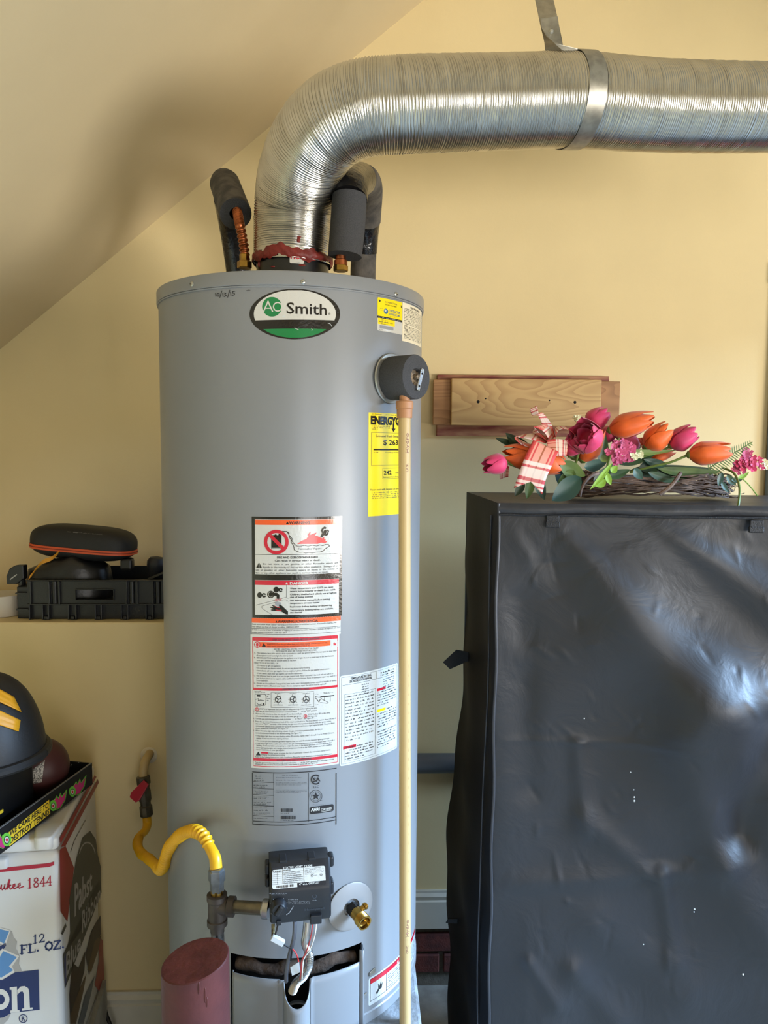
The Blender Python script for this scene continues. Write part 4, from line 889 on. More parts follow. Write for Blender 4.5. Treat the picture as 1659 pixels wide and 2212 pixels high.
# ================================================================== DISCHARGE PIPE
M_cpvc = mat('tan_plastic', (206, 176, 120), 0.4, spec=0.5, noise=0.06, nscale=8)
M_cpvc2 = mat('tan_fitting', (186, 132, 90), 0.45)
YP = 1.337
dt, db = P(874, 870, YP), P(875, 2212, YP)
bot = Vector((db.x, YP, PADZ + 0.0005))
disc = thing('discharge_pipe', 'tan plastic relief pipe running straight down the heater front', 'pipe', bot)
obj('pipe', MB().tube([bot, Vector((dt.x, YP, dt.z - 0.02))], 0.0106, 24), M_cpvc, disc, smooth=True, auto=0.8)
zf = P(874, 903, YP).z; zf2 = P(874, 884, YP).z; zf3 = P(874, 866, YP).z
obj('pipe_adapter', MB().lathe([(0.0108, zf), (0.0134, zf), (0.0136, zf2), (0.0152, zf2 + 0.001), (0.0152, zf3 - 0.002), (0.014, zf3), (0.009, zf3), (0.009, zf3 + 0.012)], (dt.x, YP, 0), (0, 0, 1), seg=24), M_cpvc2, disc, smooth=True, auto=0.5)
def pipe_put(s_, z, l):
    a = s_ / 0.0106 + 0.35; r = 0.0107 + l * 0.00006; xc = bot.x + (dt.x - bot.x) * (z - bot.z) / (dt.z - bot.z)
    return Vector((xc + r * math.sin(a), YP - r * math.cos(a), z))
pm = MB()
def vtext(t, ztop, h, wd, k=1):       # lettering reading upwards along the pipe
    adv = sum(glyph(c, 0.01)[2] for c in t); sy = wd / adv; z = ztop - wd
    for c in t:
        g = glyph(c, 0.01)
        if g[0]: pm.add([pipe_put(-(vy - 0.35) * h / 0.7, z + vx * sy, 2) for vx, vy in g[0]], g[1])
        z += g[2] * sy
for z0, t, h, wd in ((P(878, 935, YP).z, 'Hydro', 0.006, 0.036), (P(878, 1000, YP).z, 'U.S.', 0.004, 0.016), (P(878, 1980, YP).z, 'Hydro', 0.006, 0.034), (P(878, 2035, YP).z, 'CPVC', 0.004, 0.016)): vtext(t, z0, h, wd)
rq = random.Random(12)
for k in range(26):
    z = P(880, 1440 + k * 20, YP).z; pm.add([pipe_put(0.0035, z, 1), pipe_put(0.0042, z, 1), pipe_put(0.0042, z + rq.uniform(.004, .012), 1), pipe_put(0.0035, z + 0.004, 1)], [(0, 1, 2, 3)])
obj('pipe_print', pm, mat('faded_print', (150, 104, 86), 0.6), disc, kind='stuff')
# ================================================================== GAS LINE
M_yel = mat('yellow_hose', (236, 178, 22), 0.38, spec=0.5, noise=0.12, nscale=25)
M_iron = mat('black_iron', (86, 78, 72), 0.5, 0.6, noise=0.3, nscale=40)
M_galv = mat('galvanised_nut', (168, 174, 178), 0.35, 0.9, noise=0.3, nscale=60)
wp = P(322, 1631, LY)
gas = thing('gas_line', 'gas line with yellow flexible hose, red shutoff lever and iron tee', 'gas line', (wp.x, LY - 0.01, 0.55))
tubeobj('wall_stub', [wp + Vector((0, 0.02, 0.002)), P(321, 1632, 1.84), P(316, 1640, 1.815), P(311, 1656, 1.80), P(309, 1680, 1.795)], 0.0105, mat('painted_pipe', (186, 160, 110), 0.5), gas, 16, 0.004)
obj('wall_plaster', MB().lathe([(0.012, 0), (0.021, 0.0005), (0.018, 0.003), (0.011, 0.005)], wp + Vector((0, -0.0005, 0)), (0, -1, 0), seg=18, close=False), mat('plaster', (226, 214, 190), 0.9, bump=0.8, bscale=120), gas, smooth=True)
va, vb = P(309, 1676, 1.795), P(317, 1764, 1.785); vd = (vb - va).normalized(); vl = (vb - va).length
vbd = obj('shutoff_valve', MB().lathe([(0.0125, 0), (0.0165, 0.002), (0.0165, 0.018), (0.0135, 0.021), (0.0125, 0.030), (0.0150, 0.036), (0.0150, 0.056), (0.0125, 0.062), (0.0125, 0.070), (0.0155, 0.073), (0.0155, vl - 0.004), (0.012, vl)], va, vd, seg=10), mat('dull_brass', (104, 98, 84), 0.5, 0.7, noise=0.3, nscale=60), gas, smooth=True, auto=0.4)
h0, h1 = P(315, 1690, 1.772), P(286, 1728, 1.762)
hd = (h1 - h0).normalized(); hn = Vector((-0.25, -1, 0.2)).normalized(); hn = (hn - hd * hn.dot(hd)).normalized(); hw_ = hd.cross(hn)
hm = MB(); hm.prism([h0 - hw_ * 0.008, h0 + hw_ * 0.008, h1 + hw_ * 0.014 - hd * 0.010, h1 + hw_ * 0.010, h1 - hw_ * 0.010, h1 - hw_ * 0.014 - hd * 0.010], -hn * 0.006)
obj('valve_lever', hm, mat('red_lever', (168, 34, 52), 0.4), gas, bevel=0.0015, label='red shutoff lever')
hp = spline([P(316, 1758, 1.785), P(318, 1780, 1.775), P(313, 1795, 1.755), P(302, 1806, 1.735), P(297, 1824, 1.70), P(305, 1843, 1.645), P(322, 1856, 1.575), P(338, 1870, 1.515), P(347, 1879, 1.475), P(354, 1868, 1.445), P(361, 1842, 1.42), P(375, 1818, 1.385), P(397, 1800, 1.34), P(421, 1795, 1.305), P(441, 1808, 1.285), P(453, 1830, 1.27), P(464, 1852, 1.258), P(467, 1876, 1.252)], 0.0011)
nn_ = len(hp); rads = []
for i in range(nn_):
    t = i / nn_; bell = 0.0011 * math.sin(i * (2 * math.pi / 4.6)) if 0.10 < t < 0.94 else 0.0
    if 0.47 < t < 0.94: bell = 0.0021 * math.sin(i * (2 * math.pi / 7.6))
    rads.append(0.0098 + bell + 0.0006 * math.sin(i * 0.09))
obj('yellow_hose', MB().tube(hp, rads, 18), M_yel, gas, smooth=True, auto=3)
YT = 1.252; tx = P(469, 1955, YT).x
zn = lambda y: P(468, y, YT).z
obj('flare_nut', MB().lathe([(0.011, zn(1925)), (0.0120, zn(1924)), (0.0120, zn(1902)), (0.0112, zn(1901))], (tx, YT, 0), (0, 0, 1), seg=6), M_galv, gas)
obj('flare_nut', MB().lathe([(0.0125, zn(1903)), (0.0142, zn(1902)), (0.0142, zn(1880)), (0.0125, zn(1879)), (0.0125, zn(1874)), (0.0102, zn(1874))], (tx, YT, 0), (0, 0, 1), seg=6), M_galv, gas)
obj('brass_bush', MB().lathe([(0.0108, zn(1936)), (0.0108, zn(1922))], (tx, YT, 0), (0, 0, 1), seg=16), M_brass, gas, smooth=True)
zcn = zn(1956)
nipx = gp(-hw, 0.048, zcn); nd_ = (nipx - Vector((tx, YT, zcn))).normalized()
tee = MB(); tee.lathe([(0.0130, zn(1998)), (0.0172, zn(1997)), (0.0172, zn(1986)), (0.0152, zn(1984)), (0.0152, zn(1946)), (0.0172, zn(1943)), (0.0172, zn(1932)), (0.0130, zn(1931))], (tx, YT, 0), (0, 0, 1), seg=24)
tee.lathe([(0.0148, 0), (0.0148, 0.018), (0.0166, 0.020), (0.0166, 0.030), (0.0115, 0.030)], (tx, YT, zcn), nd_, seg=24)
obj('iron_tee', tee, M_iron, gas, smooth=True, auto=0.5)
ln_ = (nipx - Vector((tx, YT, zcn))).length
obj('nipple', MB().lathe([(0.0105, 0.02), (0.0108, ln_ * 0.5), (0.0105, ln_ - 0.004)], (tx, YT, zcn), nd_, seg=20), mat('oily_pipe', (128, 120, 100), 0.35, 0.8, noise=0.3, nscale=50), gas, smooth=True)
obj('inlet_boss', MB().lathe([(0.0145, ln_ - 0.012), (0.0160, ln_ - 0.010), (0.0160, ln_ - 0.0005)], (tx, YT, zcn), nd_, seg=24), M_alu, gas, smooth=True)
obj('drip_leg', MB().tube([Vector((tx, YT, zn(2000))), Vector((tx + 0.002, YT, zn(2100)))], 0.0110, 20), mat('worn_pipe', (150, 148, 142), 0.28, 0.9, rgb2=(70, 66, 62), nscale=35), gas, smooth=True)
obj('drip_thread', MB().lathe([(0.0118, zn(2012)), (0.0118, zn(1999))], (tx, YT, 0), (0, 0, 1), seg=20), M_iron, gas, smooth=True)
obj('drip_cap', MB().lathe([(0.004, zn(2120)), (0.0145, zn(2118)), (0.0155, zn(2112)), (0.0155, zn(2098)), (0.0125, zn(2097))], (tx + 0.002, YT, 0), (0, 0, 1), seg=20), M_iron, gas, smooth=True)
# ================================================================== RED BOLLARD
M_red = mat('oxide_red_paint', (90, 40, 36), 0.5, spec=0.4, rgb2=(76, 33, 31), nscale=16, bump=0.25, bscale=60)
bc = P(422, 2073, 1.11)
boll = thing('bollard_post', 'dark red painted steel post in front of the heater', 'post', (bc.x, 1.11, FZ))
BR = 0.0505
def btop(a): return bc.z + 0.0085 * math.cos(a - 0.2) 
m = MB(); o_ = 0; NS = 40
for k in range(NS):
    a = 2 * math.pi * k / NS; m.v += [Vector((bc.x + BR * math.cos(a), 1.11 + BR * math.sin(a), FZ)), Vector((bc.x + BR * math.cos(a), 1.11 + BR * math.sin(a), btop(a) - 0.0015)), Vector((bc.x + (BR - 0.0018) * math.cos(a), 1.11 + (BR - 0.0018) * math.sin(a), btop(a)))]
for k in range(NS):
    q = (k + 1) % NS
    for j in range(2): m.f.append((3 * k + j, 3 * q + j, 3 * q + j + 1, 3 * k + j + 1))
m.f.append(tuple(3 * k for k in range(NS))[::-1])
obj('post_tube', m, M_red, boll, smooth=True, auto=0.5)
m = MB(); n_ = 6
m.v.append(Vector((bc.x, 1.11, bc.z + 0.0005)))
for k in range(NS): a = 2 * math.pi * k / NS; m.v.append(Vector((bc.x + (BR - 0.0018) * math.cos(a), 1.11 + (BR - 0.0018) * math.sin(a), btop(a))))
for k in range(NS): m.f.append((0, 1 + k, 1 + (k + 1) % NS))
obj('post_cap', m, mat('cap_red_paint', (94, 43, 39), 0.4, spec=0.4, rgb2=(78, 34, 32), nscale=24, bump=0.3, bscale=90), boll, smooth=True)
for px, py, l_ in ((443, 2150, 0.012), (430, 2135, 0.010), (447, 2165, 0.008)):
    d = ray(px, py); a_ = d.x ** 2 + d.y ** 2; b_ = -d.x * bc.x - d.y * 1.11; c_ = bc.x ** 2 + 1.11 ** 2 - BR ** 2; p_ = CAM + d * ((-b_ - math.sqrt(b_ * b_ - a_ * c_)) / a_)
    obj('paint_run', MB().ball(p_, (0.0022, 0.0012, l_)), M_red, boll, smooth=True)
# ================================================================== BOARDS ON THE WALL
def wood(name, c1, c2, sc=1.0, seed=0.0):
    m = bpy.data.materials.new(name); m.use_nodes = True; nt = m.node_tree; bs = nt.nodes['Principled BSDF']; bs.inputs['Roughness'].default_value = 0.6
    tc = nt.nodes.new('ShaderNodeTexCoord'); mp = nt.nodes.new('ShaderNodeMapping'); mp.inputs['Scale'].default_value = (0.35 * sc, 1, 1.6 * sc); mp.inputs['Location'].default_value = (seed, seed, seed)
    n = nt.nodes.new('ShaderNodeTexNoise'); n.inputs['Scale'].default_value = 7; n.inputs['Detail'].default_value = 1.5
    nt.links.new(tc.outputs['Object'], mp.inputs[0]); nt.links.new(mp.outputs[0], n.inputs['Vector'])
    mu = nt.nodes.new('ShaderNodeMath'); mu.operation = 'MULTIPLY'; mu.inputs[1].default_value = 16; nt.links.new(n.outputs['Fac'], mu.inputs[0])
    fr_ = nt.nodes.new('ShaderNodeMath'); fr_.operation = 'FRACT'; nt.links.new(mu.outputs[0], fr_.inputs[0])
    cr = nt.nodes.new('ShaderNodeValToRGB'); cr.color_ramp.elements[0].color = lin(c1) + (1,); cr.color_ramp.elements[1].color = lin(c2) + (1,); cr.color_ramp.elements[0].position = 0.3; cr.color_ramp.elements[1].position = 0.95
    nt.links.new(fr_.outputs[0], cr.inputs[0]); nt.links.new(cr.outputs[0], bs.inputs['Base Color']); return m
def board(px0, py0, px1, py1, y0, y1, material, label, dx=0.0):
    a, c = P(px0, py0, y0), P(px1, py1, y0)
    m = MB(); m.box(((a.x + c.x) / 2, (y0 + y1) / 2, (a.z + c.z) / 2), (c.x - a.x, y1 - y0, a.z - c.z)); return m
m = board(945, 809, 1312, 944, WY - 0.020, WY - 0.0005, None, '')
o = obj('board', m, mat('red_board', (120, 44, 38), 0.6, rgb2=(168, 120, 84), nscale=9, stretch=(1, 1, 6)), bevel=0.0015, label='dark red stained board, rearmost of the three on the wall', cat='board', group='boards fixed to the back wall')
m = board(937, 820, 1337, 921, WY - 0.040, WY - 0.0205, None, '')
o = obj('board', m, wood('wood_mid', (170, 124, 78), (148, 104, 64), 1.2, 3.1), bevel=0.0015, label='longest brown wooden board, between the red and the pale board', cat='board', group='boards fixed to the back wall')
a, c = P(976, 817, WY - 0.060), P(1297, 921, WY - 0.060)
bt = thing('board', 'pale pine board with screw holes, front of the three', 'board', ((a.x + c.x) / 2, WY - 0.05, c.z), group='boards fixed to the back wall')
obj('plank', board(976, 817, 1297, 921, WY - 0.060, WY - 0.0405, None, ''), wood('wood_pine', (196, 160, 104), (176, 138, 86), 1.0, 0.4), bt, bevel=0.002)
for px, py, r_ in ((1033, 868, 0.0045), (1242, 869, 0.0042), (1049, 861, 0.0022), (1187, 865, 0.0022)):
    obj('screw_hole', MB().lathe([(r_, 0), (r_ * 0.8, 0.0006)], P(px, py, WY - 0.0603), (0, -1, 0), seg=12), M_dark, bt)
# ================================================================== CONDUIT ON THE WALL
a, c = P(905, 1649, WY - 0.032), P(1010, 1649, WY - 0.032)
cond = thing('drain_conduit', 'horizontal dark grey pipe on the wall behind the wardrobe', 'pipe', ((a.x + c.x) / 2, WY - 0.032, a.z - 0.03))
obj('conduit_tube', MB().tube([Vector((-0.15, WY - 0.032, a.z)), Vector((1.0, WY - 0.032, a.z))], 0.0295, 24), mat('grey_pvc', (86, 92, 98), 0.4), cond, smooth=True, auto=0.6)
for x in (0.42, 0.9): obj('pipe_clip', MB().lathe([(0.0300, -0.012), (0.0312, -0.011), (0.0312, 0.011), (0.0300, 0.012)], (x, WY - 0.032, a.z), (1, 0, 0), seg=24, close=False), M_strap, cond, smooth=True)
# ================================================================== THINGS ON THE LEDGE
LZ = 1.172 + 0.0008
M_tray = mat('tray_plastic', (26, 27, 29), 0.35, spec=0.5, bump=0.08, bscale=300)
TY = 1.884
tz = lambda y: P(200, y, TY).z
tx_ = lambda x, y=1300: P(x, y, TY).x
x0, x1 = tx_(60), tx_(430); zt1, zm1 = tz(1254), tz(1305)
tray = thing('tool_tray', 'black ribbed plastic tray with handle slot on the ledge', 'tray', ((x0 + x1) / 2, TY + 0.12, LZ))
hx0, hx1, hz0, hz1 = tx_(164), tx_(247), tz(1296), tz(1273)
fw_ = MB()
for bx0, bx1, bz0, bz1 in ((x0, hx0, zm1, zt1), (hx1, x1, zm1, zt1), (hx0, hx1, hz1, zt1), (hx0, hx1, zm1, hz0)): fw_.box(((bx0 + bx1) / 2, TY + 0.002, (bz0 + bz1) / 2), (bx1 - bx0, 0.004, bz1 - bz0))
fp = obj('front_panel', fw_, M_tray, tray)
obj('lower_panel', MB().box(((x0 + x1) / 2, TY + 0.012, (LZ + zm1) / 2), (x1 - x0 - 0.004, 0.004, zm1 - LZ)), M_tray, tray)
obj('shelf_line', MB().box(((x0 + x1) / 2, TY + 0.004, zm1), (x1 - x0, 0.018, 0.003)), M_tray, tray, bevel=0.0008)
obj('rim', MB().box(((x0 + x1) / 2, TY + 0.001, zt1), (x1 - x0 + 0.004, 0.010, 0.0035)), M_tray, tray, bevel=0.001)
for px in (68, 108, 130, 275, 298, 332): obj('upper_rib', MB().box((tx_(px), TY - 0.003, (zt1 + zm1) / 2), (0.0045 if px != 118 else 0.02, 0.008, zt1 - zm1 - 0.002)), M_tray, tray, bevel=0.001)
for px in (119, 286, 342): obj('rib_bulge', MB().lathe([(0.008, 0), (0.008, zt1 - zm1 - 0.004)], (tx_(px), TY + 0.003, zm1 + 0.002), (0, 0, 1), seg=12), M_tray, tray, smooth=True)
for px in (64, 92, 105, 148, 164, 206, 219, 262, 276, 316, 330): obj('lower_rib', MB().box((tx_(px, 1322), TY + 0.005, (LZ + zm1) / 2), (0.0035, 0.014, zm1 - LZ - 0.001)), M_tray, tray, bevel=0.0008)
for px in (99, 156, 212, 269, 323): obj('foot', MB().box((tx_(px, 1335), TY + 0.004, LZ + 0.004), (0.009, 0.010, 0.008)), M_tray, tray, bevel=0.001)
fr = MB(); zz0, zz1 = hz0, hz1
for bx, by_, sx_, sz_ in (((hx0 + hx1) / 2, hz1, hx1 - hx0, 0.002), ((hx0 + hx1) / 2, hz0, hx1 - hx0, 0.003), (hx0, (hz0 + hz1) / 2, 0.002, hz1 - hz0), (hx1, (hz0 + hz1) / 2, 0.002, hz1 - hz0)): fr.box((bx, TY - 0.001, by_), (sx_, 0.006, sz_))
obj('handle_slot', fr, M_tray, tray)
for yy, nm in ((TY + 0.235, 'back_panel'),): obj(nm, MB().box(((x0 + x1) / 2, yy, (LZ + zt1) / 2), (x1 - x0, 0.004, zt1 - LZ)), M_tray, tray)
for xx in (x0 + 0.002, x1 - 0.002): obj('side_panel', MB().box((xx, TY + 0.12, (LZ + zt1) / 2), (0.004, 0.225, zt1 - LZ)), M_tray, tray)
zfl = zm1 + 0.002
obj('tray_floor', MB().box(((x0 + x1) / 2, TY + 0.12, zfl), (x1 - x0 - 0.006, 0.225, 0.004)), M_tray, tray)
xa, xb = tx_(31), tx_(58)
obj('end_block', MB().box(((xa + xb) / 2, TY + 0.05, (LZ + tz(1270)) / 2), (xb - xa, 0.07, tz(1270) - LZ)), M_tray, tray, bevel=0.002)
for yy in (1283, 1318): obj('end_rib', MB().box(((xa + xb) / 2, TY + 0.012, tz(yy)), (xb - xa, 0.012, 0.003)), M_tray, tray)
# pouch lying in the tray
M_pouch = mat('black_pouch', (20, 20, 21), 0.35, spec=0.5, bump=0.3, bscale=40)
pc = P(150, 1236, 1.96); base_p = zt1 - 0.003
def pouch(u, v):
    a = 2 * math.pi * u; b_ = math.pi / 2 * v
    r = (1 - 0.0 * v); x = 0.110 * math.cos(a) * math.cos(b_) ** 0.55; y = 0.062 * math.sin(a) * math.cos(b_) ** 0.55
    hgt = 0.052 * (0.75 + 0.35 * math.exp(-((x - 0.015) / 0.05) ** 2)) * math.sin(b_) ** 0.8
    hgt *= 1 - 0.25 * max(0, (-x) / 0.11)
    w_ = 0.004 * math.sin(x * 90 + y * 40) * math.sin(b_) + 0.003 * math.sin(x * 160 - y * 120)
    return (pc.x + x, pc.y + y, zfl + 0.0025 + (base_p - zfl) * min(1, v * 3) + hgt + w_ * v)
obj('soft_pouch', MB().grid(pouch, 48, 20, True), M_pouch, smooth=True, auto=3, label='crumpled black soft pouch lying in the ribbed tray', cat='pouch')
# hard zip case on top
cc = P(182, 1171, 1.975)
case = thing('zip_case', 'black hard zip case with orange zipper on the pouch', 'case', (cc.x, cc.y, cc.z - 0.042))
Mc = Matrix.Rotation(math.radians(4.0), 3, 'Y') @ Matrix.Rotation(math.radians(-6), 3, 'Z')
def sup(v, e): return math.copysign(abs(v) ** e, v)
def case_pt(a, b_, gx_=0.0):
    x = (0.134 + gx_) * sup(math.cos(a), 0.55) * sup(math.cos(b_), 0.55); y = (0.058 + gx_) * sup(math.sin(a), 0.7) * sup(math.cos(b_), 0.55); z = 0.043 * sup(math.sin(b_), 0.7)
    return cc + Mc @ Vector((x, y, z))
obj('case_shell', MB().grid(lambda u, v: case_pt(2 * math.pi * u, math.pi * (v - 0.5)), 64, 28, True), mat('case_fabric', (24, 24, 25), 0.6, bump=0.1, bscale=500), case, smooth=True, auto=3)
M_org = mat('orange_zip', (214, 84, 38), 0.5)
zp = [case_pt(2 * math.pi * k / 60, -0.22, 0.001) for k in range(61)]
obj('zipper', MB().ribbon(zp, [Vector((0, 0, 0.0055))] * 61, 0.003), M_org, case, smooth=True)
obj('zip_groove', MB().ribbon([case_pt(2 * math.pi * k / 60, -0.22, 0.0018) for k in range(61)], [Vector((0, 0, 0.001))] * 61, 0.0035), mat('zip_dark', (130, 44, 24), 0.6), case)
zs_ = [P(126, 1194, 1.905), P(112, 1206, 1.898), P(92, 1214, 1.893), P(80, 1226, 1.888), P(70, 1240, 1.882), P(63, 1247, 1.880)]
obj('zip_pull', MB().ribbon(spline(zs_, 0.006), [Vector((0.003, 0, 0.0062))] * len(spline(zs_, 0.006)), 0.0012), mat('yellow_tape', (226, 158, 44), 0.6), case, smooth=True)
lg = MB(); 
def casetext(t, u0, du, v, h, l=0.0006):
    adv = sum(glyph(c)[2] for c in t); x = 0
    for c in t:
        g = glyph(c)
        if g[0]: lg.add([case_pt(u0 + (x + vx) / adv * du, v + vy * h, l) for vx, vy in g[0]], g[1])
        x += g[2]
casetext('SPACEARM', -1.62, 0.42, 0.62, 0.10)
obj('case_logo', lg, mat('logo_grey', (110, 108, 106), 0.5), case, kind='stuff')
obj('case_foot', MB().box(P(275, 1218, 1.95), (0.03, 0.03, 0.03)), M_pouch, case, bevel=0.006)
# small black bits beside
tool = thing('paddle_tool', 'black flat-headed tool standing at the left tray end', 'tool', P(48, 1285, TY + 0.03))
q = [P(20, 1228, 1.915), P(33, 1221, 1.915), P(50, 1221, 1.915), P(51, 1250, 1.915), P(36, 1262, 1.915), P(14, 1262, 1.915), P(13, 1245, 1.915)]
obj('head', MB().prism(q, (0.004, 0.016, 0)), M_tray, tool, bevel=0.002)
obj('shaft', MB().tube([P(47, 1250, 1.925), P(49, 1274, 1.93)], 0.009, 10), M_tray, tool)
obj('head_mark', MB().prism([P(21, 1251, 1.9145), P(36, 1240, 1.9145), P(37, 1242, 1.9145), P(22, 1253, 1.9145)], (0, 0.0004, 0)), mat('mark_grey', (170, 170, 168), 0.5), tool)
tp_ = P(-14, 1326, 1.905)
roll = thing('tape_roll', 'white roll of tape lying at the left edge of the ledge', 'tape roll', (tp_.x, 1.955, LZ))
hr = P(0, 1287, 1.91).z - LZ - 0.004
obj('tape', MB().lathe([(0.030, 0), (0.050, 0), (0.0505, 0.001), (0.0505, hr), (0.050, hr + 0.001), (0.030, hr + 0.001)], (tp_.x, 1.955, LZ), (0, 0, 1), seg=40), mat('tape_white', (206, 200, 190), 0.5), roll, smooth=True, auto=0.5)
obj('core', MB().lathe([(0.0298, 0.0), (0.0298, hr), (0.028, hr), (0.028, 0.0)], (tp_.x, 1.955, LZ), (0, 0, 1), seg=30, close=False), mat('card_core', (168, 136, 96), 0.8), roll, smooth=True)
kp = P(338, 1222, 1.97)
kb = thing('round_cap', 'dark rounded cap in the tray next to the heater', 'cap', (kp.x, kp.y, zfl + 0.0025))
obj('cap_body', MB().lathe([(0.012, zfl + 0.0025 - kp.z), (0.020, kp.z * 0 - 0.01), (0.024, 0.0), (0.024, 0.012), (0.018, 0.021), (0.004, 0.024)], kp, (0.1, 0, 1), seg=24), mat('navy_plastic', (26, 28, 36), 0.5), kb, smooth=True)
obj('flat_strip', MB().prism([P(318, 1250, 1.93), P(352, 1236, 1.93), P(352, 1240, 1.93), P(322, 1253, 1.93)], (0, 0.03, 0)), mat('strip_grey', (70, 70, 66), 0.6), label='dark grey flat strip in the tray next to the heater', cat='strip')
# ================================================================== COOLER AND WHAT IS ON IT
KZ, KB = 0.85, 0.30
KO = PZ(126, 1809, KZ); ang = math.radians(7.5)
kf = Vector((math.cos(ang), math.sin(ang), 0)); ks = Vector((-math.sin(ang), math.cos(ang), 0)); kn_ = -ks
KW, KD = 0.46, 0.35
struct('floor_step', MB().box(KO + kf * (-KW / 2) + ks * KD / 2 + Vector((0, 0, (FZ + KB) / 2 - KO.z)), (KW + 0.02, KD + 0.02, KB - FZ), Matrix.Rotation(ang, 3, 'Z')), M_conc)
M_cool = mat('cooler_white', (214, 210, 204), 0.35, spec=0.5, noise=0.03, nscale=6)
cool = thing('beer_cooler', 'white box cooler printed with beer lettering at lower left', 'cooler', KO + kf * (-KW / 2) + ks * KD / 2 + Vector((0, 0, KB - KO.z)))
RZ = Matrix.Rotation(ang, 3, 'Z')
cen = KO + kf * (-KW / 2) + ks * (KD / 2)
obj('body', MB().box(cen + Vector((0, 0, (KB + KZ - 0.028) / 2 - KZ + 0.0005)), (KW, KD, KZ - 0.028 - KB - 0.001), RZ), M_cool, cool, bevel=0.014, seg=4, smooth=True)
obj('lid', MB().box(cen + Vector((0, 0, -0.0145)), (KW - 0.004, KD - 0.004, 0.026), RZ), M_cool, cool, bevel=0.008, seg=3, smooth=True)
tabp = Pn(112, 1815, KO, kn_)
obj('lid_tab', MB().prism([KO + kf * x + ks * y + Vector((0, 0, -0.022)) for x, y in ((-0.058, 0.055), (-0.002, 0.055), (-0.010, 0.0), (-0.016, -0.006), (-0.036, -0.006), (-0.044, 0.0))], (0, 0, 0.026)), M_cool, cool, bevel=0.004, seg=3, smooth=True)
obj('handle_lip', MB().box(KO + kf * (-0.17) + ks * (-0.004) + Vector((0, 0, -0.040)), (0.16, 0.016, 0.022), RZ), M_cool, cool, bevel=0.005, seg=3, smooth=True)
KC = dict(red=mat('cooler_red', (176, 24, 48), 0.4), navy=mat('cooler_navy', (28, 42, 92), 0.4), sky=mat('cooler_blue', (92, 140, 192), 0.4), shade=mat('cooler_shade', (168, 164, 160), 0.4), white=mat('cooler_print_white', (218, 214, 208), 0.4),
          dark=mat('cooler_dark', (72, 70, 60), 0.5), brown=mat('cooler_brown', (92, 70, 44), 0.5), slate=mat('cooler_slate', (96, 104, 112), 0.5), sred=mat('cooler_red_shaded', (150, 40, 40), 0.45), maroon=mat('cooler_maroon', (52, 40, 36), 0.5))  # side red and grey side lettering are dulled to carry that panel's shade
ZC = (0, 1760, 4.8935)
fo2 = KO + kn_ * 0.0002
def kloc(px, py): q = Pn(px, py, fo2, kn_) - fo2; return (q.dot(kf), q.z)
b = Label(kloc, lambda x, y, l: fo2 + kf * x + Vector((0, 0, y)) + kn_ * (0.0003 + 0.00015 * l), ZC)
b.poly([(-900, 690), (-900, 735), (0, 606), (0, 563)], 'red', 1); b.poly([(0, 563), (0, 606), (520, 550), (574, 530), (574, 492), (520, 510)], 'red', 1)
# serif numerals and letters drawn as strokes
def strokes(L, segs, x, y, sx, sy, key, lift=2, sl=0.0):
    for pts, wd in segs: L.line([(x + px * sx, y - py * sy + px * sx * sl) for px, py in pts], wd * sx * 1.35, key, lift)
G = {'1': [([(.5, 0), (.5, 1)], .2), ([(.2, 0), (.8, 0)], .07), ([(.25, .85), (.5, 1)], .08)],
     '8': [([(.5, .55), (.2, .7), (.25, .92), (.5, 1), (.75, .92), (.8, .7), (.5, .55), (.12, .3), (.2, .06), (.5, 0), (.8, .06), (.88, .3), (.5, .55)], .12)],
     '4': [([(.7, 0), (.7, 1)], .16), ([(.7, 1), (.1, .32)], .09), ([(.02, .32), (.98, .32)], .09), ([(.45, 0), (.95, 0)], .07)],
     '2': [([(.1, .75), (.2, .95), (.5, 1), (.8, .88), (.82, .65), (.55, .4), (.08, .03)], .13), ([(.05, .05), (.9, .05)], .16), ([(.92, .25), (.88, .02)], .08)],
     'F': [([(.25, 0), (.25, 1)], .2), ([(.0, 1), (.95, 1)], .09), ([(.25, .52), (.7, .52)], .08), ([(.0, 0), (.5, 0)], .07), ([(.95, 1), (.95, .72)], .08), ([(.7, .65), (.7, .4)], .07)],
     'L': [([(.25, 0), (.25, 1)], .2), ([(.0, 0), (.95, 0)], .1), ([(.0, 1), (.5, 1)], .07), ([(.95, 0), (.95, .3)], .08)],
     'O': [([(.5, 1), (.15, .82), (.05, .5), (.15, .18), (.5, 0), (.85, .18), (.95, .5), (.85, .82), (.5, 1)], .17)],
     'Z': [([(.1, 1), (.9, 1)], .1), ([(.9, 1), (.08, 0)], .18), ([(.05, 0), (.95, 0)], .1), ([(.1, 1), (.08, .72)], .08), ([(.95, 0), (.97, .3)], .08)]}
def word(L, t, x, y, w_, h_, adv, key, sl):
    for ch in t:
        if ch in G: strokes(L, G[ch], x, y, w_, h_, key, 2, sl); y += adv * sl; x += adv
        elif ch == '.': L.ell(x + w_ * 0.2, y - w_ * 0.15, w_ * 0.15, w_ * 0.15, key, 2, 10); x += adv * 0.55; y += adv * 0.55 * sl
        else: x += adv * 0.55; y += adv * .55 * sl
word(b, '1844', 284, 776, 62, 96, 68, 'red', -0.13)
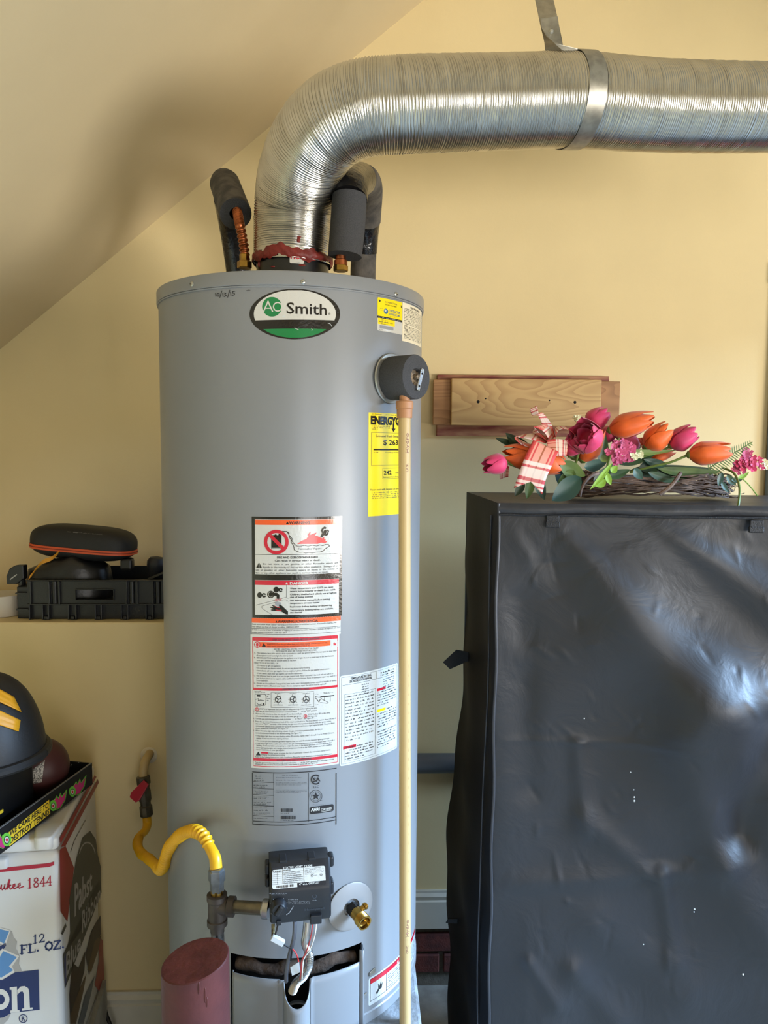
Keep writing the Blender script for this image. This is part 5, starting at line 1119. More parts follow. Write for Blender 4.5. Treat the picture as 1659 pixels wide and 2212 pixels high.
# cursive "ukee"
cur = [[(-10, 800), (8, 770), (18, 742), (14, 780), (26, 792), (44, 770), (52, 738), (46, 780), (60, 788)], [(60, 788), (92, 740), (108, 690), (98, 684), (84, 730), (78, 784)], [(80, 764), (104, 742), (114, 746), (96, 762), (112, 786), (128, 778)],
       [(128, 772), (160, 752), (158, 732), (140, 740), (136, 766), (152, 782), (182, 766)], [(182, 766), (214, 744), (212, 724), (194, 732), (190, 760), (206, 774), (250, 756)]]
for c_ in cur: b.line(c_, 11, 'red', 2)
word(b, '12', 342, 1360, 62, 84, 70, 'navy', -0.14); word(b, 'FL. OZ.', 212, 1468, 78, 84, 86, 'navy', -0.13)
b.ring(246, 2152, 38, 46, 'navy', 2, 30); b.text('R', 246, 2174, 42, 'navy', 2, align='c', bold=0.03)
# emblem: blue ribbon pieces over a navy banner, grey drop shadow
b.poly([(-30, 1210), (40, 1200), (130, 1235), (140, 1290), (180, 1340), (170, 1410), (210, 1500), (200, 1580), (230, 1650), (-30, 1700)], 'shade', 1)
b.poly([(-200, 1200), (0, 1190), (112, 1220), (56, 1386), (-10, 1354), (-200, 1350)], 'white', 2); b.poly([(-200, 1210), (0, 1206), (98, 1230), (44, 1360), (-8, 1332), (-200, 1330)], 'sky', 3)
b.poly([(-200, 1390), (0, 1390), (60, 1348), (66, 1380), (30, 1430), (-200, 1450)], 'navy', 2)
b.poly([(-200, 1500), (0, 1440), (24, 1412), (204, 1490), (130, 1600), (156, 1660), (20, 1742), (-200, 1720)], 'white', 3); b.poly([(-200, 1510), (0, 1500), (36, 1436), (180, 1502), (96, 1600), (142, 1640), (20, 1716), (-200, 1700)], 'sky', 4)
b.poly([(-300, 1730), (24, 1746), (160, 1664), (408, 1636), (420, 2060), (120, 2092), (40, 2140), (-300, 2190)], 'navy', 2)
b.poly([(0, 2140), (118, 2094), (90, 2160), (40, 2212), (0, 2212)], 'shade', 1)
b.ring(6, 1948, 46, 96, 'white', 5, 30, asp=1.15)
for q in ([(104, 1822), (180, 1812), (186, 2060), (208, 2060), (210, 2080), (112, 2090), (110, 2066), (128, 2062), (124, 1848), (104, 1846)], [(184, 1850), (220, 1812), (262, 1806), (300, 1830), (310, 1870), (318, 2036), (346, 2032), (348, 2052), (236, 2068), (234, 2046), (258, 2042), (252, 1886), (240, 1862), (214, 1868), (186, 1898)]): b.poly(q, 'white', 5)
b.mb('backing'); 
for k_, mm in b.L.items():
    if mm.f: obj('front_print', mm, KC[k_], cool, kind='stuff')
so2 = KO + kf * 0.0002
def sloc(px, py): q = Pn(px, py, so2, kf) - so2; return (q.dot(ks), q.z)
b = Label(sloc, lambda x, y, l: so2 + ks * x + Vector((0, 0, y)) + kf * (0.0003 + 0.00015 * l), ZC)
b.poly([(632, 300), (838, 0), (800, 0), (632, 240)], 'sred', 1) if False else None
b.poly([(630, 250), (1000, -420), (1018, -400), (636, 310)], 'sred', 1); b.poly([(640, 340), (1030, -380), (1044, -340), (690, 330)], 'sred', 1)
b.poly([(630, 370), (690, 330), (780, 560), (740, 880), (710, 1130), (636, 1020)], 'sred', 1)
b.poly([(740, 1250), (730, 900), (800, 480), (870, 240), (950, 170), (1010, 260), (1030, 420), (1064, 560), (1066, 800), (900, 1160), (700, 1440)], 'dark', 2)
b.ring(920, 470, 84, 92, 'shade', 3, 24, 20, 160, asp=2.0)
b.poly([(664, 1480), (1064, 640), (1070, 820), (684, 1840)], 'dark', 2); b.poly([(676, 1500), (690, 1470), (700, 1760), (684, 1800)], 'navy', 3)
def slant(t, x, y, cap, wd, sl, key, lift):       # lettering climbing along the side panel
    adv = sum(glyph(c, 0.02)[2] for c in t); xx = 0; mm = b.mb(key)
    for c in t:
        g = glyph(c, 0.02)
        if g[0]:
            vs = []
            for vx, vy in g[0]:
                qx, qy = b.loc(x + (xx + vx) / adv * wd, y - vy / 0.7 * cap * (1 - 0.35 * (xx + vx) / adv) + (xx + vx) / adv * wd * sl); vs.append(b.put(qx, qy, lift))
            mm.add(vs, g[1])
        xx += g[2]
slant('Pabst', 780, 1080, 340, 190, -1.55, 'shade', 4); slant('Blue', 690, 1730, 250, 160, -2.1, 'shade', 4); slant('Ribbon', 860, 1260, 230, 200, -1.9, 'shade', 4)
b.poly([(730, 1900), (760, 1560), (830, 1620), (900, 1440), (890, 1650), (850, 1800), (800, 2100), (740, 2212)], 'maroon', 2); b.poly([(740, 2120), (830, 1860), (910, 1680), (880, 1860), (800, 2212), (740, 2212)], 'brown', 3)
b.poly([(900, 1480), (960, 1240), (1060, 1060), (1062, 1260), (1000, 1420), (940, 1700)], 'maroon', 2); b.poly([(920, 1640), (1000, 1330), (1064, 1280), (1040, 1420), (960, 1660)], 'brown', 3)
b.poly([(820, 2212), (900, 1900), (1000, 1700), (960, 1900), (880, 2212)], 'slate', 2); b.poly([(1050, 1290), (1084, 1330), (1108, 1960), (1000, 1800), (1040, 1560)], 'sred', 2)
b.poly([(640, 1260), (690, 1150), (700, 1180), (660, 1270)], 'dark', 2); b.line([(745, 390), (780, 280), (900, 60)], 5, 'dark', 2)
b.line([(920, 2212), (1010, 1960), (1050, 1900)], 14, 'shade', 3); b.line([(980, 2212), (1060, 2000), (1090, 1970)], 12, 'slate', 3)
for k_, mm in b.L.items():
    if mm.f: obj('side_print', mm, KC[k_], cool, kind='stuff')
# cardboard display tray on the cooler
C1_, C0_ = PZ(200, 1694, KZ + 0.005), PZ(0, 1846, KZ + 0.005)
bd = (C1_ - C0_).normalized(); bl = Vector((-bd.y, bd.x, 0)); bh = P(197, 1648, C1_.y).z - C1_.z
M_card = mat('black_card', (18, 18, 20), 0.5, rgb2=(18, 18, 20), spec=0.4)
M_speck = mat('speckled_card', (16, 16, 17), 0.6)
nt = M_speck.node_tree; vr = nt.nodes.new('ShaderNodeTexVoronoi'); vr.inputs['Scale'].default_value = 130; cr = nt.nodes.new('ShaderNodeValToRGB'); cr.color_ramp.elements[0].position = 0.10; cr.color_ramp.elements[0].color = (0.5, 0.5, 0.45, 1); cr.color_ramp.elements[1].position = 0.16; cr.color_ramp.elements[1].color = (0.006, 0.006, 0.007, 1)
tc = nt.nodes.new('ShaderNodeTexCoord'); nt.links.new(tc.outputs['Object'], vr.inputs['Vector']); nt.links.new(vr.outputs['Distance'], cr.inputs['Fac']); nt.links.new(cr.outputs['Color'], nt.nodes['Principled BSDF'].inputs['Base Color'])
TL, TW = 0.42, 0.30
S0 = C1_ - bd * TL
ctr = thing('display_box', 'black cardboard tray printed with yellow slogan on the cooler', 'box', (C1_ + S0) / 2 + bl * TW / 2 + Vector((0, 0, -0.001)))
MBt = Matrix((bd, bl, Vector((0, 0, 1)))).transposed(); th = 0.003
obj('right_wall', MB().box((C1_ + S0) / 2 + bl * th / 2 + Vector((0, 0, bh / 2)), (TL, th, bh), MBt), M_card, ctr)
obj('left_wall', MB().box((C1_ + S0) / 2 + bl * (TW - th / 2) + Vector((0, 0, bh / 2)), (TL, th, bh), MBt), M_card, ctr)
obj('back_wall', MB().box(C1_ - bd * th / 2 + bl * TW / 2 + Vector((0, 0, bh / 2)), (th, TW - 2 * th, bh), MBt), M_speck, ctr)
obj('front_wall', MB().box(S0 + bd * th / 2 + bl * TW / 2 + Vector((0, 0, bh / 2)), (th, TW - 2 * th, bh), MBt), M_card, ctr)
obj('bottom', MB().box((C1_ + S0) / 2 + bl * TW / 2 + Vector((0, 0, 0.0015)), (TL - 2 * th, TW - 2 * th, 0.003), MBt), M_speck, ctr)
obj('top_edge', MB().box((C1_ + S0) / 2 + bl * th / 2 + Vector((0, 0, bh)), (TL, th + 0.0006, 0.0012), MBt), mat('card_edge', (120, 118, 116), 0.7), ctr)
fo3 = C1_ - bl * 0.0002; bn = -bl
def bloc(px, py): q = Pn(px, py, fo3, bn) - fo3; return (q.dot(bd), q.z)
b = Label(bloc, lambda x, y, l: fo3 + bd * x + Vector((0, 0, y)) + bn * (0.0003 + 0.00012 * l), (0, 1440, 5.2655))
KB_ = dict(yellow=mat('slogan_yellow', (232, 196, 44), 0.5), ink=K['ink'], green=mat('slime_green', (104, 190, 60), 0.5), magenta=mat('flame_magenta', (190, 44, 110), 0.5), white=K['white'], red=K['red'])
b.poly([(96, 1884), (556, 1514), (568, 1670), (104, 2044)], 'yellow', 1)
def ltxt(t, xa, ya, xb, yb, cap, key):      # baseline from (xa,ya) to (xb,yb) in crop px, placed on the wall itself
    A, B = b.loc(xa, ya), b.loc(xb, yb); H = b.loc(xa, ya - cap)[1] - A[1]; adv = sum(glyph(c, 0.03)[2] for c in t); x = 0; mm = b.mb(key)
    for c in t:
        g = glyph(c, 0.03)
        if g[0]: mm.add([b.put(A[0] + (B[0] - A[0]) * (x + vx + 0.15 * vy) / adv, A[1] + (B[1] - A[1]) * (x + vx) / adv + vy / 0.7 * H, 3) for vx, vy in g[0]], g[1])
        x += g[2]
ltxt('WE CAME HERE TO', 106, 1930, 548, 1596, 62, 'ink'); ltxt('DESTROY TENNIS', 106, 2020, 556, 1672, 66, 'ink')
for cx, cy, r_, fx_ in ((600, 1580, 46, 1), (820, 1420, 44, 1), (72, 1966, 58, -1)):
    F_ = lambda pts: [(cx + (x - cx) * fx_, y + (0 if fx_ > 0 else 60)) for x, y in pts]
    b.poly(F_([(cx - 10, cy - r_), (cx + 40, cy - 100), (cx + 60, cy - 70), (cx + 80, cy - 130), (cx + 100, cy - 90), (cx + 150, cy - 170), (cx + 130, cy - 60), (cx + 80, cy + 20), (cx + 30, cy + 40)]), 'magenta', 2)
    b.line(F_([(cx + 4, cy - r_), (cx + 44, cy - 110), (cx + 60, cy - 80), (cx + 84, cy - 140), (cx + 100, cy - 100), (cx + 156, cy - 180), (cx + 136, cy - 60), (cx + 84, cy + 26), (cx + 40, cy + 44)]), 7, 'green', 3)
    b.ell(cx, cy, r_ * 0.9, r_ * 1.35, 'green', 4, 26); b.ell(cx, cy + 4, r_ * 0.55, r_ * 0.8, 'ink', 5, 22); b.ell(cx, cy + 4, r_ * 0.42, r_ * 0.62, 'white', 6, 20); b.ell(cx, cy + 4, r_ * 0.24, r_ * 0.36, 'red', 7, 16)
for k_, mm in b.L.items():
    if mm.f: obj('slogan_print', mm, KB_[k_], ctr, kind='stuff')
# maroon ball with a silver speckled patch
RB = 0.061; fl_z = KZ + 0.005 + 0.0035
bb = P(84, 1651, 1.60); bb = Vector((bb.x, bb.y, fl_z + RB))
ball = thing('maroon_ball', 'maroon round ball with silver speckled patch in the cardboard tray', 'ball', (bb.x, bb.y, fl_z))
obj('ball_skin', MB().ball(bb, RB, 36, 24), mat('maroon_skin', (72, 34, 34), 0.5, noise=0.15, nscale=20), ball, smooth=True, auto=3)
def sph_loc(c, r, px, py):
    d = ray(px, py); oc = CAM - c; A = d.dot(d); B = oc.dot(d); Cc = oc.dot(oc) - r * r; q = B * B - A * Cc
    return CAM + d * ((-B - math.sqrt(max(q, 0))) / A)
M_silver = mat('silver_speckle', (70, 66, 62), 0.5, rgb2=(196, 190, 180), nscale=420, detail=1)
qc = [(63, 1670), (72, 1660), (96, 1643), (89, 1690)]
qq = [(63, 1668), (97, 1642), (90, 1690), (66, 1694)]
m = MB()
def patch(c, r, q4, n=8):
    def fn(u, v):
        x = (q4[0][0] * (1 - u) + q4[1][0] * u) * (1 - v) + (q4[3][0] * (1 - u) + q4[2][0] * u) * v; y = (q4[0][1] * (1 - u) + q4[1][1] * u) * (1 - v) + (q4[3][1] * (1 - u) + q4[2][1] * u) * v
        return sph_loc(c, r, x, y)
    return MB().grid(fn, n, n)
obj('silver_patch', patch(bb, RB + 0.0006, qq), M_silver, ball, smooth=True)
# dark case under the helmet
uc = thing('dark_case', 'black rounded case with yellow edge under the striped helmet', 'case', S0 + bd * 0.18 + bl * 0.12 + Vector((0, 0, fl_z - S0.z)))
ucc = S0 + bd * 0.18 + bl * 0.12; ucc.z = fl_z
obj('case_body', MB().box(ucc + Vector((0, 0, 0.0705)), (0.19, 0.17, 0.139), MBt), mat('case_black', (16, 16, 17), 0.4), uc, bevel=0.012, seg=3, smooth=True)
obj('case_stripe', MB().box(ucc - bl * 0.0855 + Vector((0, 0, 0.050)) - bd * 0.03, (0.05, 0.003, 0.006), MBt), KB_['yellow'], uc)
# helmet
hc = P(-48, 1640, 1.45); hz = ucc.z + 0.1415
hel = thing('striped_helmet', 'black rounded helmet with two yellow stripes at left edge', 'helmet', (hc.x, hc.y, hz))
HRx, HRz = 0.122, 0.155; hcz = hz + 0.012
M_hel = mat('helmet_black', (26, 26, 27), 0.5, bump=0.1, bscale=200)
def helm(u, v, g=0.0):
    a = 2 * math.pi * u; t = v * math.pi / 2; r = (HRx + g) * math.cos(t) ** 0.72
    return Vector((hc.x + r * math.cos(a), hc.y + r * 0.95 * math.sin(a), hcz + (HRz + g) * math.sin(t) ** 1.15))
obj('shell', MB().grid(helm, 56, 24, True), M_hel, hel, smooth=True, auto=3)
obj('rim', MB().tube([Vector((hc.x + (HRx + 0.001) * math.cos(2 * math.pi * k / 48), hc.y + (HRx + 0.001) * 0.95 * math.sin(2 * math.pi * k / 48), hcz - 0.001)) for k in range(49)], 0.010, 10, caps=False, up=(0, 0, 1)), M_hel, hel, smooth=True)
M_hy = mat('helmet_yellow', (222, 158, 30), 0.45)
def hstripe(u0, u1, v0, v1):
    return MB().grid(lambda u, v: helm((u0 + (u1 - u0) * u), v0 + (v1 - v0) * v, 0.0025), 24, 8)
def hel_ray(px, py, g=0.003):      # march the ray to the shell
    d = ray(px, py); best = None
    for k in range(400):
        p = CAM + d * (1.20 + k * 0.0012); zz = (p.z - hcz) / (HRz + g)
        if zz < 0 or zz > 1: continue
        t = math.asin(min(1, zz ** (1 / 1.15))); r = (HRx + g) * math.cos(t) ** 0.72
        if math.hypot(p.x - hc.x, (p.y - hc.y) / 0.95) <= r: return p
    return best
def hpatch(q4):
    m = MB(); n = 10; pts = {}
    for j in range(n + 1):
        for i in range(n + 1):
            u, v = i / n, j / n
            x = (q4[0][0] * (1 - u) + q4[1][0] * u) * (1 - v) + (q4[3][0] * (1 - u) + q4[2][0] * u) * v; y = (q4[0][1] * (1 - u) + q4[1][1] * u) * (1 - v) + (q4[3][1] * (1 - u) + q4[2][1] * u) * v
            p = hel_ray(x, y)
            if p is not None: pts[(i, j)] = len(m.v); m.v.append(p)
    for j in range(n):
        for i in range(n):
            k4 = [(i, j), (i + 1, j), (i + 1, j + 1), (i, j + 1)]
            if all(k in pts for k in k4): m.f.append(tuple(pts[k] for k in k4))
    return m
for q4 in ([(-90, 1440), (30, 1506), (46, 1538), (-90, 1474)], [(-90, 1492), (44, 1556), (40, 1580), (-90, 1536)]):
    hm_ = hpatch(q4)
    if hm_.f: obj('yellow_stripe', hm_, M_hy, hel, smooth=True, solid=0.002)
# black cord on the floor side of the cooler
cp_ = [P(226, 2176, 1.80), P(231, 2195, 1.79), P(238, 2212, 1.78), P(248, 2260, 1.77)]
cp_.append(Vector((cp_[-1].x, 1.77, FZ + 0.004)))
obj('power_cord', MB().tube(spline([P(222, 2160, 1.815)] + cp_, 0.02), 0.0045, 8), mat('cord_black', (14, 14, 14), 0.5), smooth=True, label='black cord hanging behind the white cooler', cat='cord')
# ================================================================== WARDROBE IN ITS BLACK COVER
WZ = 1.485
FL, BL = PZ(1077, 1087, WZ), PZ(1008, 1063, WZ)
wa = math.radians(7.0); wx = Vector((math.cos(wa), -math.sin(wa), 0)); wn = Vector((-math.sin(wa), -math.cos(wa), 0)); WW = 0.98
sd2 = (BL - FL); sdl = sd2.length; sdd = sd2.normalized()
M_cov = mat('black_nylon', (42, 42, 45), 0.43, spec=0.5, noise=0.10, nscale=4)
nt = M_cov.node_tree; tc = nt.nodes['Texture Coordinate']; n1 = nt.nodes.new('ShaderNodeTexNoise'); n1.inputs['Scale'].default_value = 9; n1.inputs['Detail'].default_value = 7; n1.inputs['Distortion'].default_value = 1.6
bp = nt.nodes.new('ShaderNodeBump'); bp.inputs['Strength'].default_value = 0.30; bp.inputs['Distance'].default_value = 0.010; nt.links.new(tc.outputs['Object'], n1.inputs['Vector']); nt.links.new(n1.outputs['Fac'], bp.inputs['Height']); nt.links.new(bp.outputs['Normal'], nt.nodes['Principled BSDF'].inputs['Normal'])
M_side = mat('black_nylon_shaded', (24, 25, 29), 0.62, spec=0.3, bump=0.2, bscale=20)  # same nylon as the front, darkened so the colour carries the side's shade
M_cov2 = mat('black_webbing', (22, 22, 25), 0.55, bump=0.3, bscale=400)
ward = thing('covered_wardrobe', 'tall clothes rack under a creased black zip cover', 'wardrobe', FL + wx * WW / 2 + sd2 / 2 + Vector((0, 0, FZ - WZ)))
FO = FL.copy(); HT = WZ - FZ
def wl(px, py): q = Pn(px, py, FO, wn) - FO; return (q.dot(wx), q.z)
folds = []
def fold(p0, p1, amp, w0, w1, sharp=2.0): folds.append((wl(*p0), wl(*p1), amp, pxm(w0, 1.6), pxm(w1, 1.6), sharp))
fold((1205, 1130), (1520, 1520), 0.42, 20, 95); fold((1420, 1130), (1720, 1330), 0.42, 16, 55); fold((1090, 1120), (1330, 1420), 0.006, 20, 60); fold((1130, 1150), (1250, 1330), -0.006, 16, 40)
fold((1520, 1500), (1740, 1600), 0.30, 90, 80); fold((1470, 1600), (1560, 1860), 0.40, 60, 40); fold((1659, 1560), (1600, 1800), -0.016, 40, 40); fold((1590, 1640), (1740, 1800), 0.30, 70, 70)
fold((1250, 1610), (1265, 1790), 0.007, 20, 24); fold((1265, 1770), (1420, 1900), 0.006, 30, 20); fold((1075, 1910), (1480, 1885), 0.006, 26, 20); fold((1090, 1600), (1520, 1610), 0.002, 8, 8)
fold((1240, 2100), (1180, 2230), 0.008, 40, 50); fold((1240, 2090), (1330, 2200), 0.007, 26, 30); fold((1140, 2070), (1200, 2160), 0.006, 14, 20); fold((1430, 1880), (1460, 2080), 0.007, 18, 24); fold((1560, 1880), (1680, 2050), 0.012, 60, 50); fold((1300, 2000), (1480, 2140), 0.010, 60, 60)
fold((1110, 1300), (1130, 1700), -0.008, 30, 40); fold((1080, 1380), (1120, 1420), 0.006, 24, 30)
rf = random.Random(31); fine = []
for k in range(90):
    x = rf.uniform(1080, 1680); y = rf.uniform(1130, 2230); a = rf.choice((rf.gauss(0.9, 0.3), rf.gauss(0.9, 0.3), rf.gauss(1.5, 0.2), rf.uniform(0, 3.14))); L_ = rf.uniform(20, 90)
    fine.append((wl(x, y), wl(x + L_ * math.cos(a), y + L_ * math.sin(a)), rf.uniform(0.0008, 0.0024) * rf.choice((1, 1, -1)), pxm(rf.uniform(3, 7), 1.6)))
def seg_d(px, pz, a, c):
    vx, vz = c[0] - a[0], c[1] - a[1]; L2 = vx * vx + vz * vz; t = ((px - a[0]) * vx + (pz - a[1]) * vz) / L2 if L2 else 0
    tt = max(0, min(1, t)); return math.hypot(px - a[0] - vx * tt, pz - a[1] - vz * tt), tt
def front(u, v):
    x = WW * u; z = -HT * v; d = 0.0
    for a, c, amp, w0, w1, sh in folds:
        if x < min(a[0], c[0]) - 3 * max(w0, w1) or x > max(a[0], c[0]) + 3 * max(w0, w1): continue
        ds, t = seg_d(x, z, a, c); wv = w0 + (w1 - w0) * t
        if ds < 3 * wv: d += (amp if abs(amp) < 0.1 else amp * wv) * math.exp(-(ds / wv) ** 2)
    for a, c, amp, wv in fine:
        if abs(x - a[0]) > 0.14 or abs(z - a[1]) > 0.14: continue
        ds, t = seg_d(x, z, a, c)
        if ds < 3 * wv: d += amp * math.exp(-(ds / wv) ** 2) * math.sin(math.pi * min(0.98, max(0.02, t)))
    d += 0.006 * math.sin(x * 9 + z * 5) + 0.004 * math.sin(x * 17 - z * 11 + 1)
    e = min(1, u * 12) * min(1, v * 16)
    return FO + wx * x + Vector((0, 0, z)) + wn * (d * e + 0.001)
obj('front_panel', MB().grid(front, 190, 280), M_cov, ward, smooth=True, auto=3)
def side(u, v):
    z = -HT * v; yy = sdl * u
    d = 0.030 * math.exp(-((v - 0.62) / 0.22) ** 2) * (0.25 + u) + 0.020 * math.exp(-((v - 0.98) / 0.14) ** 2) * (0.4 + u) + 0.004 * math.sin(u * 9 + v * 7) + 0.003 * math.sin(v * 41 + u * 3)
    d *= min(1, u * 8) * min(1, v * 10)
    nl = Vector((-sdd.y, sdd.x, 0)); nl = nl if nl.x < 0 else -nl
    return FO + sdd * yy + Vector((0, 0, z)) + nl * d
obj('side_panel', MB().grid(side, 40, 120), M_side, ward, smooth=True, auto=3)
obj('right_panel', MB().add([FO + wx * WW, FO + wx * WW + sd2, FO + wx * WW + sd2 + Vector((0, 0, -HT)), FO + wx * WW + Vector((0, 0, -HT))], [(0, 1, 2, 3)]), M_cov, ward)
obj('rear_panel', MB().add([FO + sd2, FO + wx * WW + sd2, FO + wx * WW + sd2 + Vector((0, 0, -HT)), FO + sd2 + Vector((0, 0, -HT))], [(0, 1, 2, 3)]), M_cov, ward)
def top(u, v):
    e = min(1, u * 10, (1 - u) * 10, v * 6, (1 - v) * 6)
    return FO + wx * (WW * u) + sd2 * v + Vector((0, 0, 0.0005 - 0.005 * e * (1 + 0.5 * math.sin(u * 13) * math.sin(v * 5)) - 0.010 * (1 - min(1, u * 9)) * (1 - min(1, v * 8)) * 0.5))
obj('top_panel', MB().grid(top, 60, 24), M_cov, ward, smooth=True, auto=3)
zb2 = Pn(1300, 1114, FO, wn).z
def val(u, v):
    x = WW * u; d = 0.004 + 0.0025 * math.sin(x * 23) * v + 0.006 * math.sin(math.pi * min(1, v * 1.0)) * 0.6
    return FO + wx * x + Vector((0, 0, 0.001 - (WZ - zb2) * v)) + wn * d
obj('valance', MB().grid(val, 100, 8), M_cov, ward, smooth=True, auto=3)
obj('valance_piping', MB().tube([FO + wx * (WW * k / 40) + Vector((0, 0, zb2 - WZ + 0.0006 * math.sin(k * 2.1))) + wn * 0.0065 for k in range(41)], 0.0028, 8), M_cov2, ward, smooth=True)
obj('front_piping', MB().tube([FO + wx * (0.0 + 0.002 * math.sin(k * 0.9)) + Vector((0, 0, -HT * k / 40)) + wn * 0.004 for k in range(41)], 0.0032, 8), mat('piping_grey', (66, 66, 70), 0.4), ward, smooth=True)
obj('zip_line', MB().tube([FO + sdd * (0.055 + 0.006 * math.sin(k * 0.5)) + Vector((-0.004 - 0.012 * math.exp(-((k / 40 - 0.62) / 0.25) ** 2), 0, -0.03 - (HT - 0.03) * k / 40)) for k in range(41)], 0.0022, 8), mat('piping_grey', (66, 66, 70), 0.4), ward, smooth=True)
for px, py in ((1194, 1129), (1634, 1140)):
    q = Pn(px, py, FO + wn * 0.012, wn); Mw = Matrix((wx, wn, Vector((0, 0, 1)))).transposed()
    bk = obj('buckle', MB().box(q + Vector((0, 0, -0.004)), (0.030, 0.006, 0.013), Mw), M_cov2, ward, bevel=0.002)
    obj('buckle_strap', MB().box(q + Vector((0, 0, 0.008)), (0.026, 0.004, 0.014), Mw), M_cov2, ward, bevel=0.001)
for q4 in ([(957, 1431), (986, 1404), (1022, 1410), (1016, 1426), (972, 1446)], [(963, 1994), (968, 1985), (1002, 1985), (1002, 1996)]):
    obj('tie_strap', MB().prism([P(x, y, BL.y - 0.10) for x, y in q4], (0, 0.003, 0)), M_cov2, ward, bevel=0.0006)
# ================================================================== FLOWER ARRANGEMENT
YF0 = 1.80
fb = PZ(1330, 1078, WZ)
flo = thing('flower_arrangement', 'silk tulips with plaid bow on a grapevine wreath', 'flower arrangement', (fb.x + 0.08, YF0 + 0.02, WZ))
MF = dict(pink=mat('petal_pink', (222, 52, 104), 0.55, noise=0.25, nscale=30, sheen=0.3), orange=mat('petal_orange', (244, 104, 22), 0.5, noise=0.2, nscale=26, sheen=0.3), rose=mat('petal_rose', (214, 84, 130), 0.55, noise=0.25, nscale=40, sheen=0.3),
          leaf=mat('leaf_green', (52, 84, 46), 0.45, rgb2=(38, 62, 40), nscale=18), leaf2=mat('leaf_olive', (98, 122, 52), 0.5, rgb2=(76, 100, 44), nscale=18), lime=mat('leaf_lime', (138, 182, 60), 0.5), teal=mat('leaf_teal', (62, 98, 84), 0.4, rgb2=(44, 78, 66), nscale=14), stem=mat('stem_green', (112, 138, 70), 0.5), cream=mat('bud_cream', (226, 222, 180), 0.6),
          vine=mat('grapevine', (142, 120, 104), 0.75, rgb2=(92, 74, 64), nscale=30, bump=0.3, bscale=200))
def vdir(a, out=0.0):       # image direction at angle a (deg, 0 right, 90 up) with a lean toward the viewer
    a = math.radians(a); return (RT * math.cos(a) + UP * math.sin(a) - FW * out).normalized()
def tulip(cx, cy, ang_, lp, rp, Y, key, out=0.0, openv=0.0, npet=6, seed=0):
    r_ = random.Random(seed + int(cx)); c = P(cx, cy, Y); L_ = pxm(lp, Y); R_ = pxm(rp, Y); ax_ = vdir(ang_, out)
    a1 = (UP - ax_ * UP.dot(ax_)).normalized() if abs(UP.dot(ax_)) < 0.95 else RT; a2 = ax_.cross(a1); base = c - ax_ * L_ * 0.5
    root = obj('tulip', MB().lathe([(0.001, -0.002), (R_ * 0.16, 0.0), (R_ * 0.34, L_ * 0.04), (R_ * 0.2, L_ * 0.09)], base, ax_, seg=10), MF['stem'], flo, smooth=True)
    for k in range(npet):
        inner = k >= npet // 2; ph = 2 * math.pi * k / (npet / 2) + (math.pi / (npet / 2) if inner else 0) + r_.uniform(-.15, .15); sc = (0.90 if inner else 1.0) * r_.uniform(0.96, 1.04); hl = L_ * r_.uniform(0.93, 1.04)
        def fn(u, v):
            t = v; wv = math.sin(math.pi * min(1, 0.10 + 0.90 * t) ** 0.85) ** 0.62 if t < 0.999 else 0.0
            tip = 1.0 if t < 0.72 else math.sqrt(max(0, 1 - ((t - 0.72) / 0.285) ** 2))
            rad = R_ * sc * (math.sin(math.pi / 2 * min(1, t * 2.6)) ** 0.8) * (1 - (0.42 - openv) * max(0, (t - 0.40) / 0.6) ** 2)
            th = ph + (u - 0.5) * 2 * 1.02 * tip * (0.55 + 0.45 * math.sin(math.pi * min(1, t * 1.2)))
            rad *= 1 - 0.10 * (2 * u - 1) ** 2 * t - (0.05 if inner else 0)
            rad *= 1 + 0.035 * math.exp(-((u - 0.5) / 0.06) ** 2)
            return base + ax_ * (hl * t - openv * R_ * 0.3 * t * t) + (a1 * math.cos(th) + a2 * math.sin(th)) * rad
        obj('petal', MB().grid(fn, 10, 12), MF[key], root, smooth=True, auto=3)
    return base, ax_
def leaf(p0, p1, w_, Y, key, Y1=None, bend=0.0, name='leaf', fold_=0.25):
    A = P(p0[0], p0[1], Y); B = P(p1[0], p1[1], Y1 if Y1 else Y); d = (B - A); ln = d.length; dn = d.normalized(); W_ = pxm(w_, Y)
    sn_ = dn.cross(FW).normalized(); fn_ = dn.cross(sn_).normalized()
    fn_ = fn_ if fn_.dot(FW) < 0 else -fn_
    def f(u, v):
        wv = W_ / 2 * math.sin(math.pi * (v ** 0.8)) ** 0.85 if 0 < v < 1 else 0
        x = (2 * u - 1)
        return A + d * v + sn_ * (x * wv) + fn_ * (bend * ln * math.sin(math.pi * v) - fold_ * wv * (1 - abs(x)) + 0.0) + Vector((0, 0, -0.04 * ln * math.sin(math.pi * v)))
    return obj(name, MB().grid(f, 6, 12), MF[key], flo, smooth=True, auto=3)
# grapevine bundle: twigs running round a flat oval
rv_ = random.Random(77); vm = MB()
vc = P(1400, 1046, YF0 + 0.01); vw, vh, vdp = pxm(178, 1.8), pxm(30, 1.8), 0.085
zmin = WZ + 0.003
for k in range(120):
    a0_ = rv_.uniform(0, 6.28); span = rv_.uniform(1.2, 3.2); oz = rv_.uniform(-1, 1); orr = rv_.uniform(0.78, 1.05); pts = []
    for i in range(9):
        a = a0_ + span * i / 8; wob = 0.0028
        zz = vc.z + vh * 0.92 * oz * (0.75 + 0.25 * math.cos(a * 2)) + 0.006 * math.sin(i * 1.3 + k)
        pts.append(Vector((vc.x + vw * orr * math.cos(a) + rv_.uniform(-wob, wob), vc.y + vdp * orr * math.sin(a) + rv_.uniform(-wob, wob), max(zmin, zz + rv_.uniform(-wob, wob)))))
    rr_ = rv_.uniform(0.0009, 0.0021); vm.tube(spline(pts, 0.012), rr_, 5)
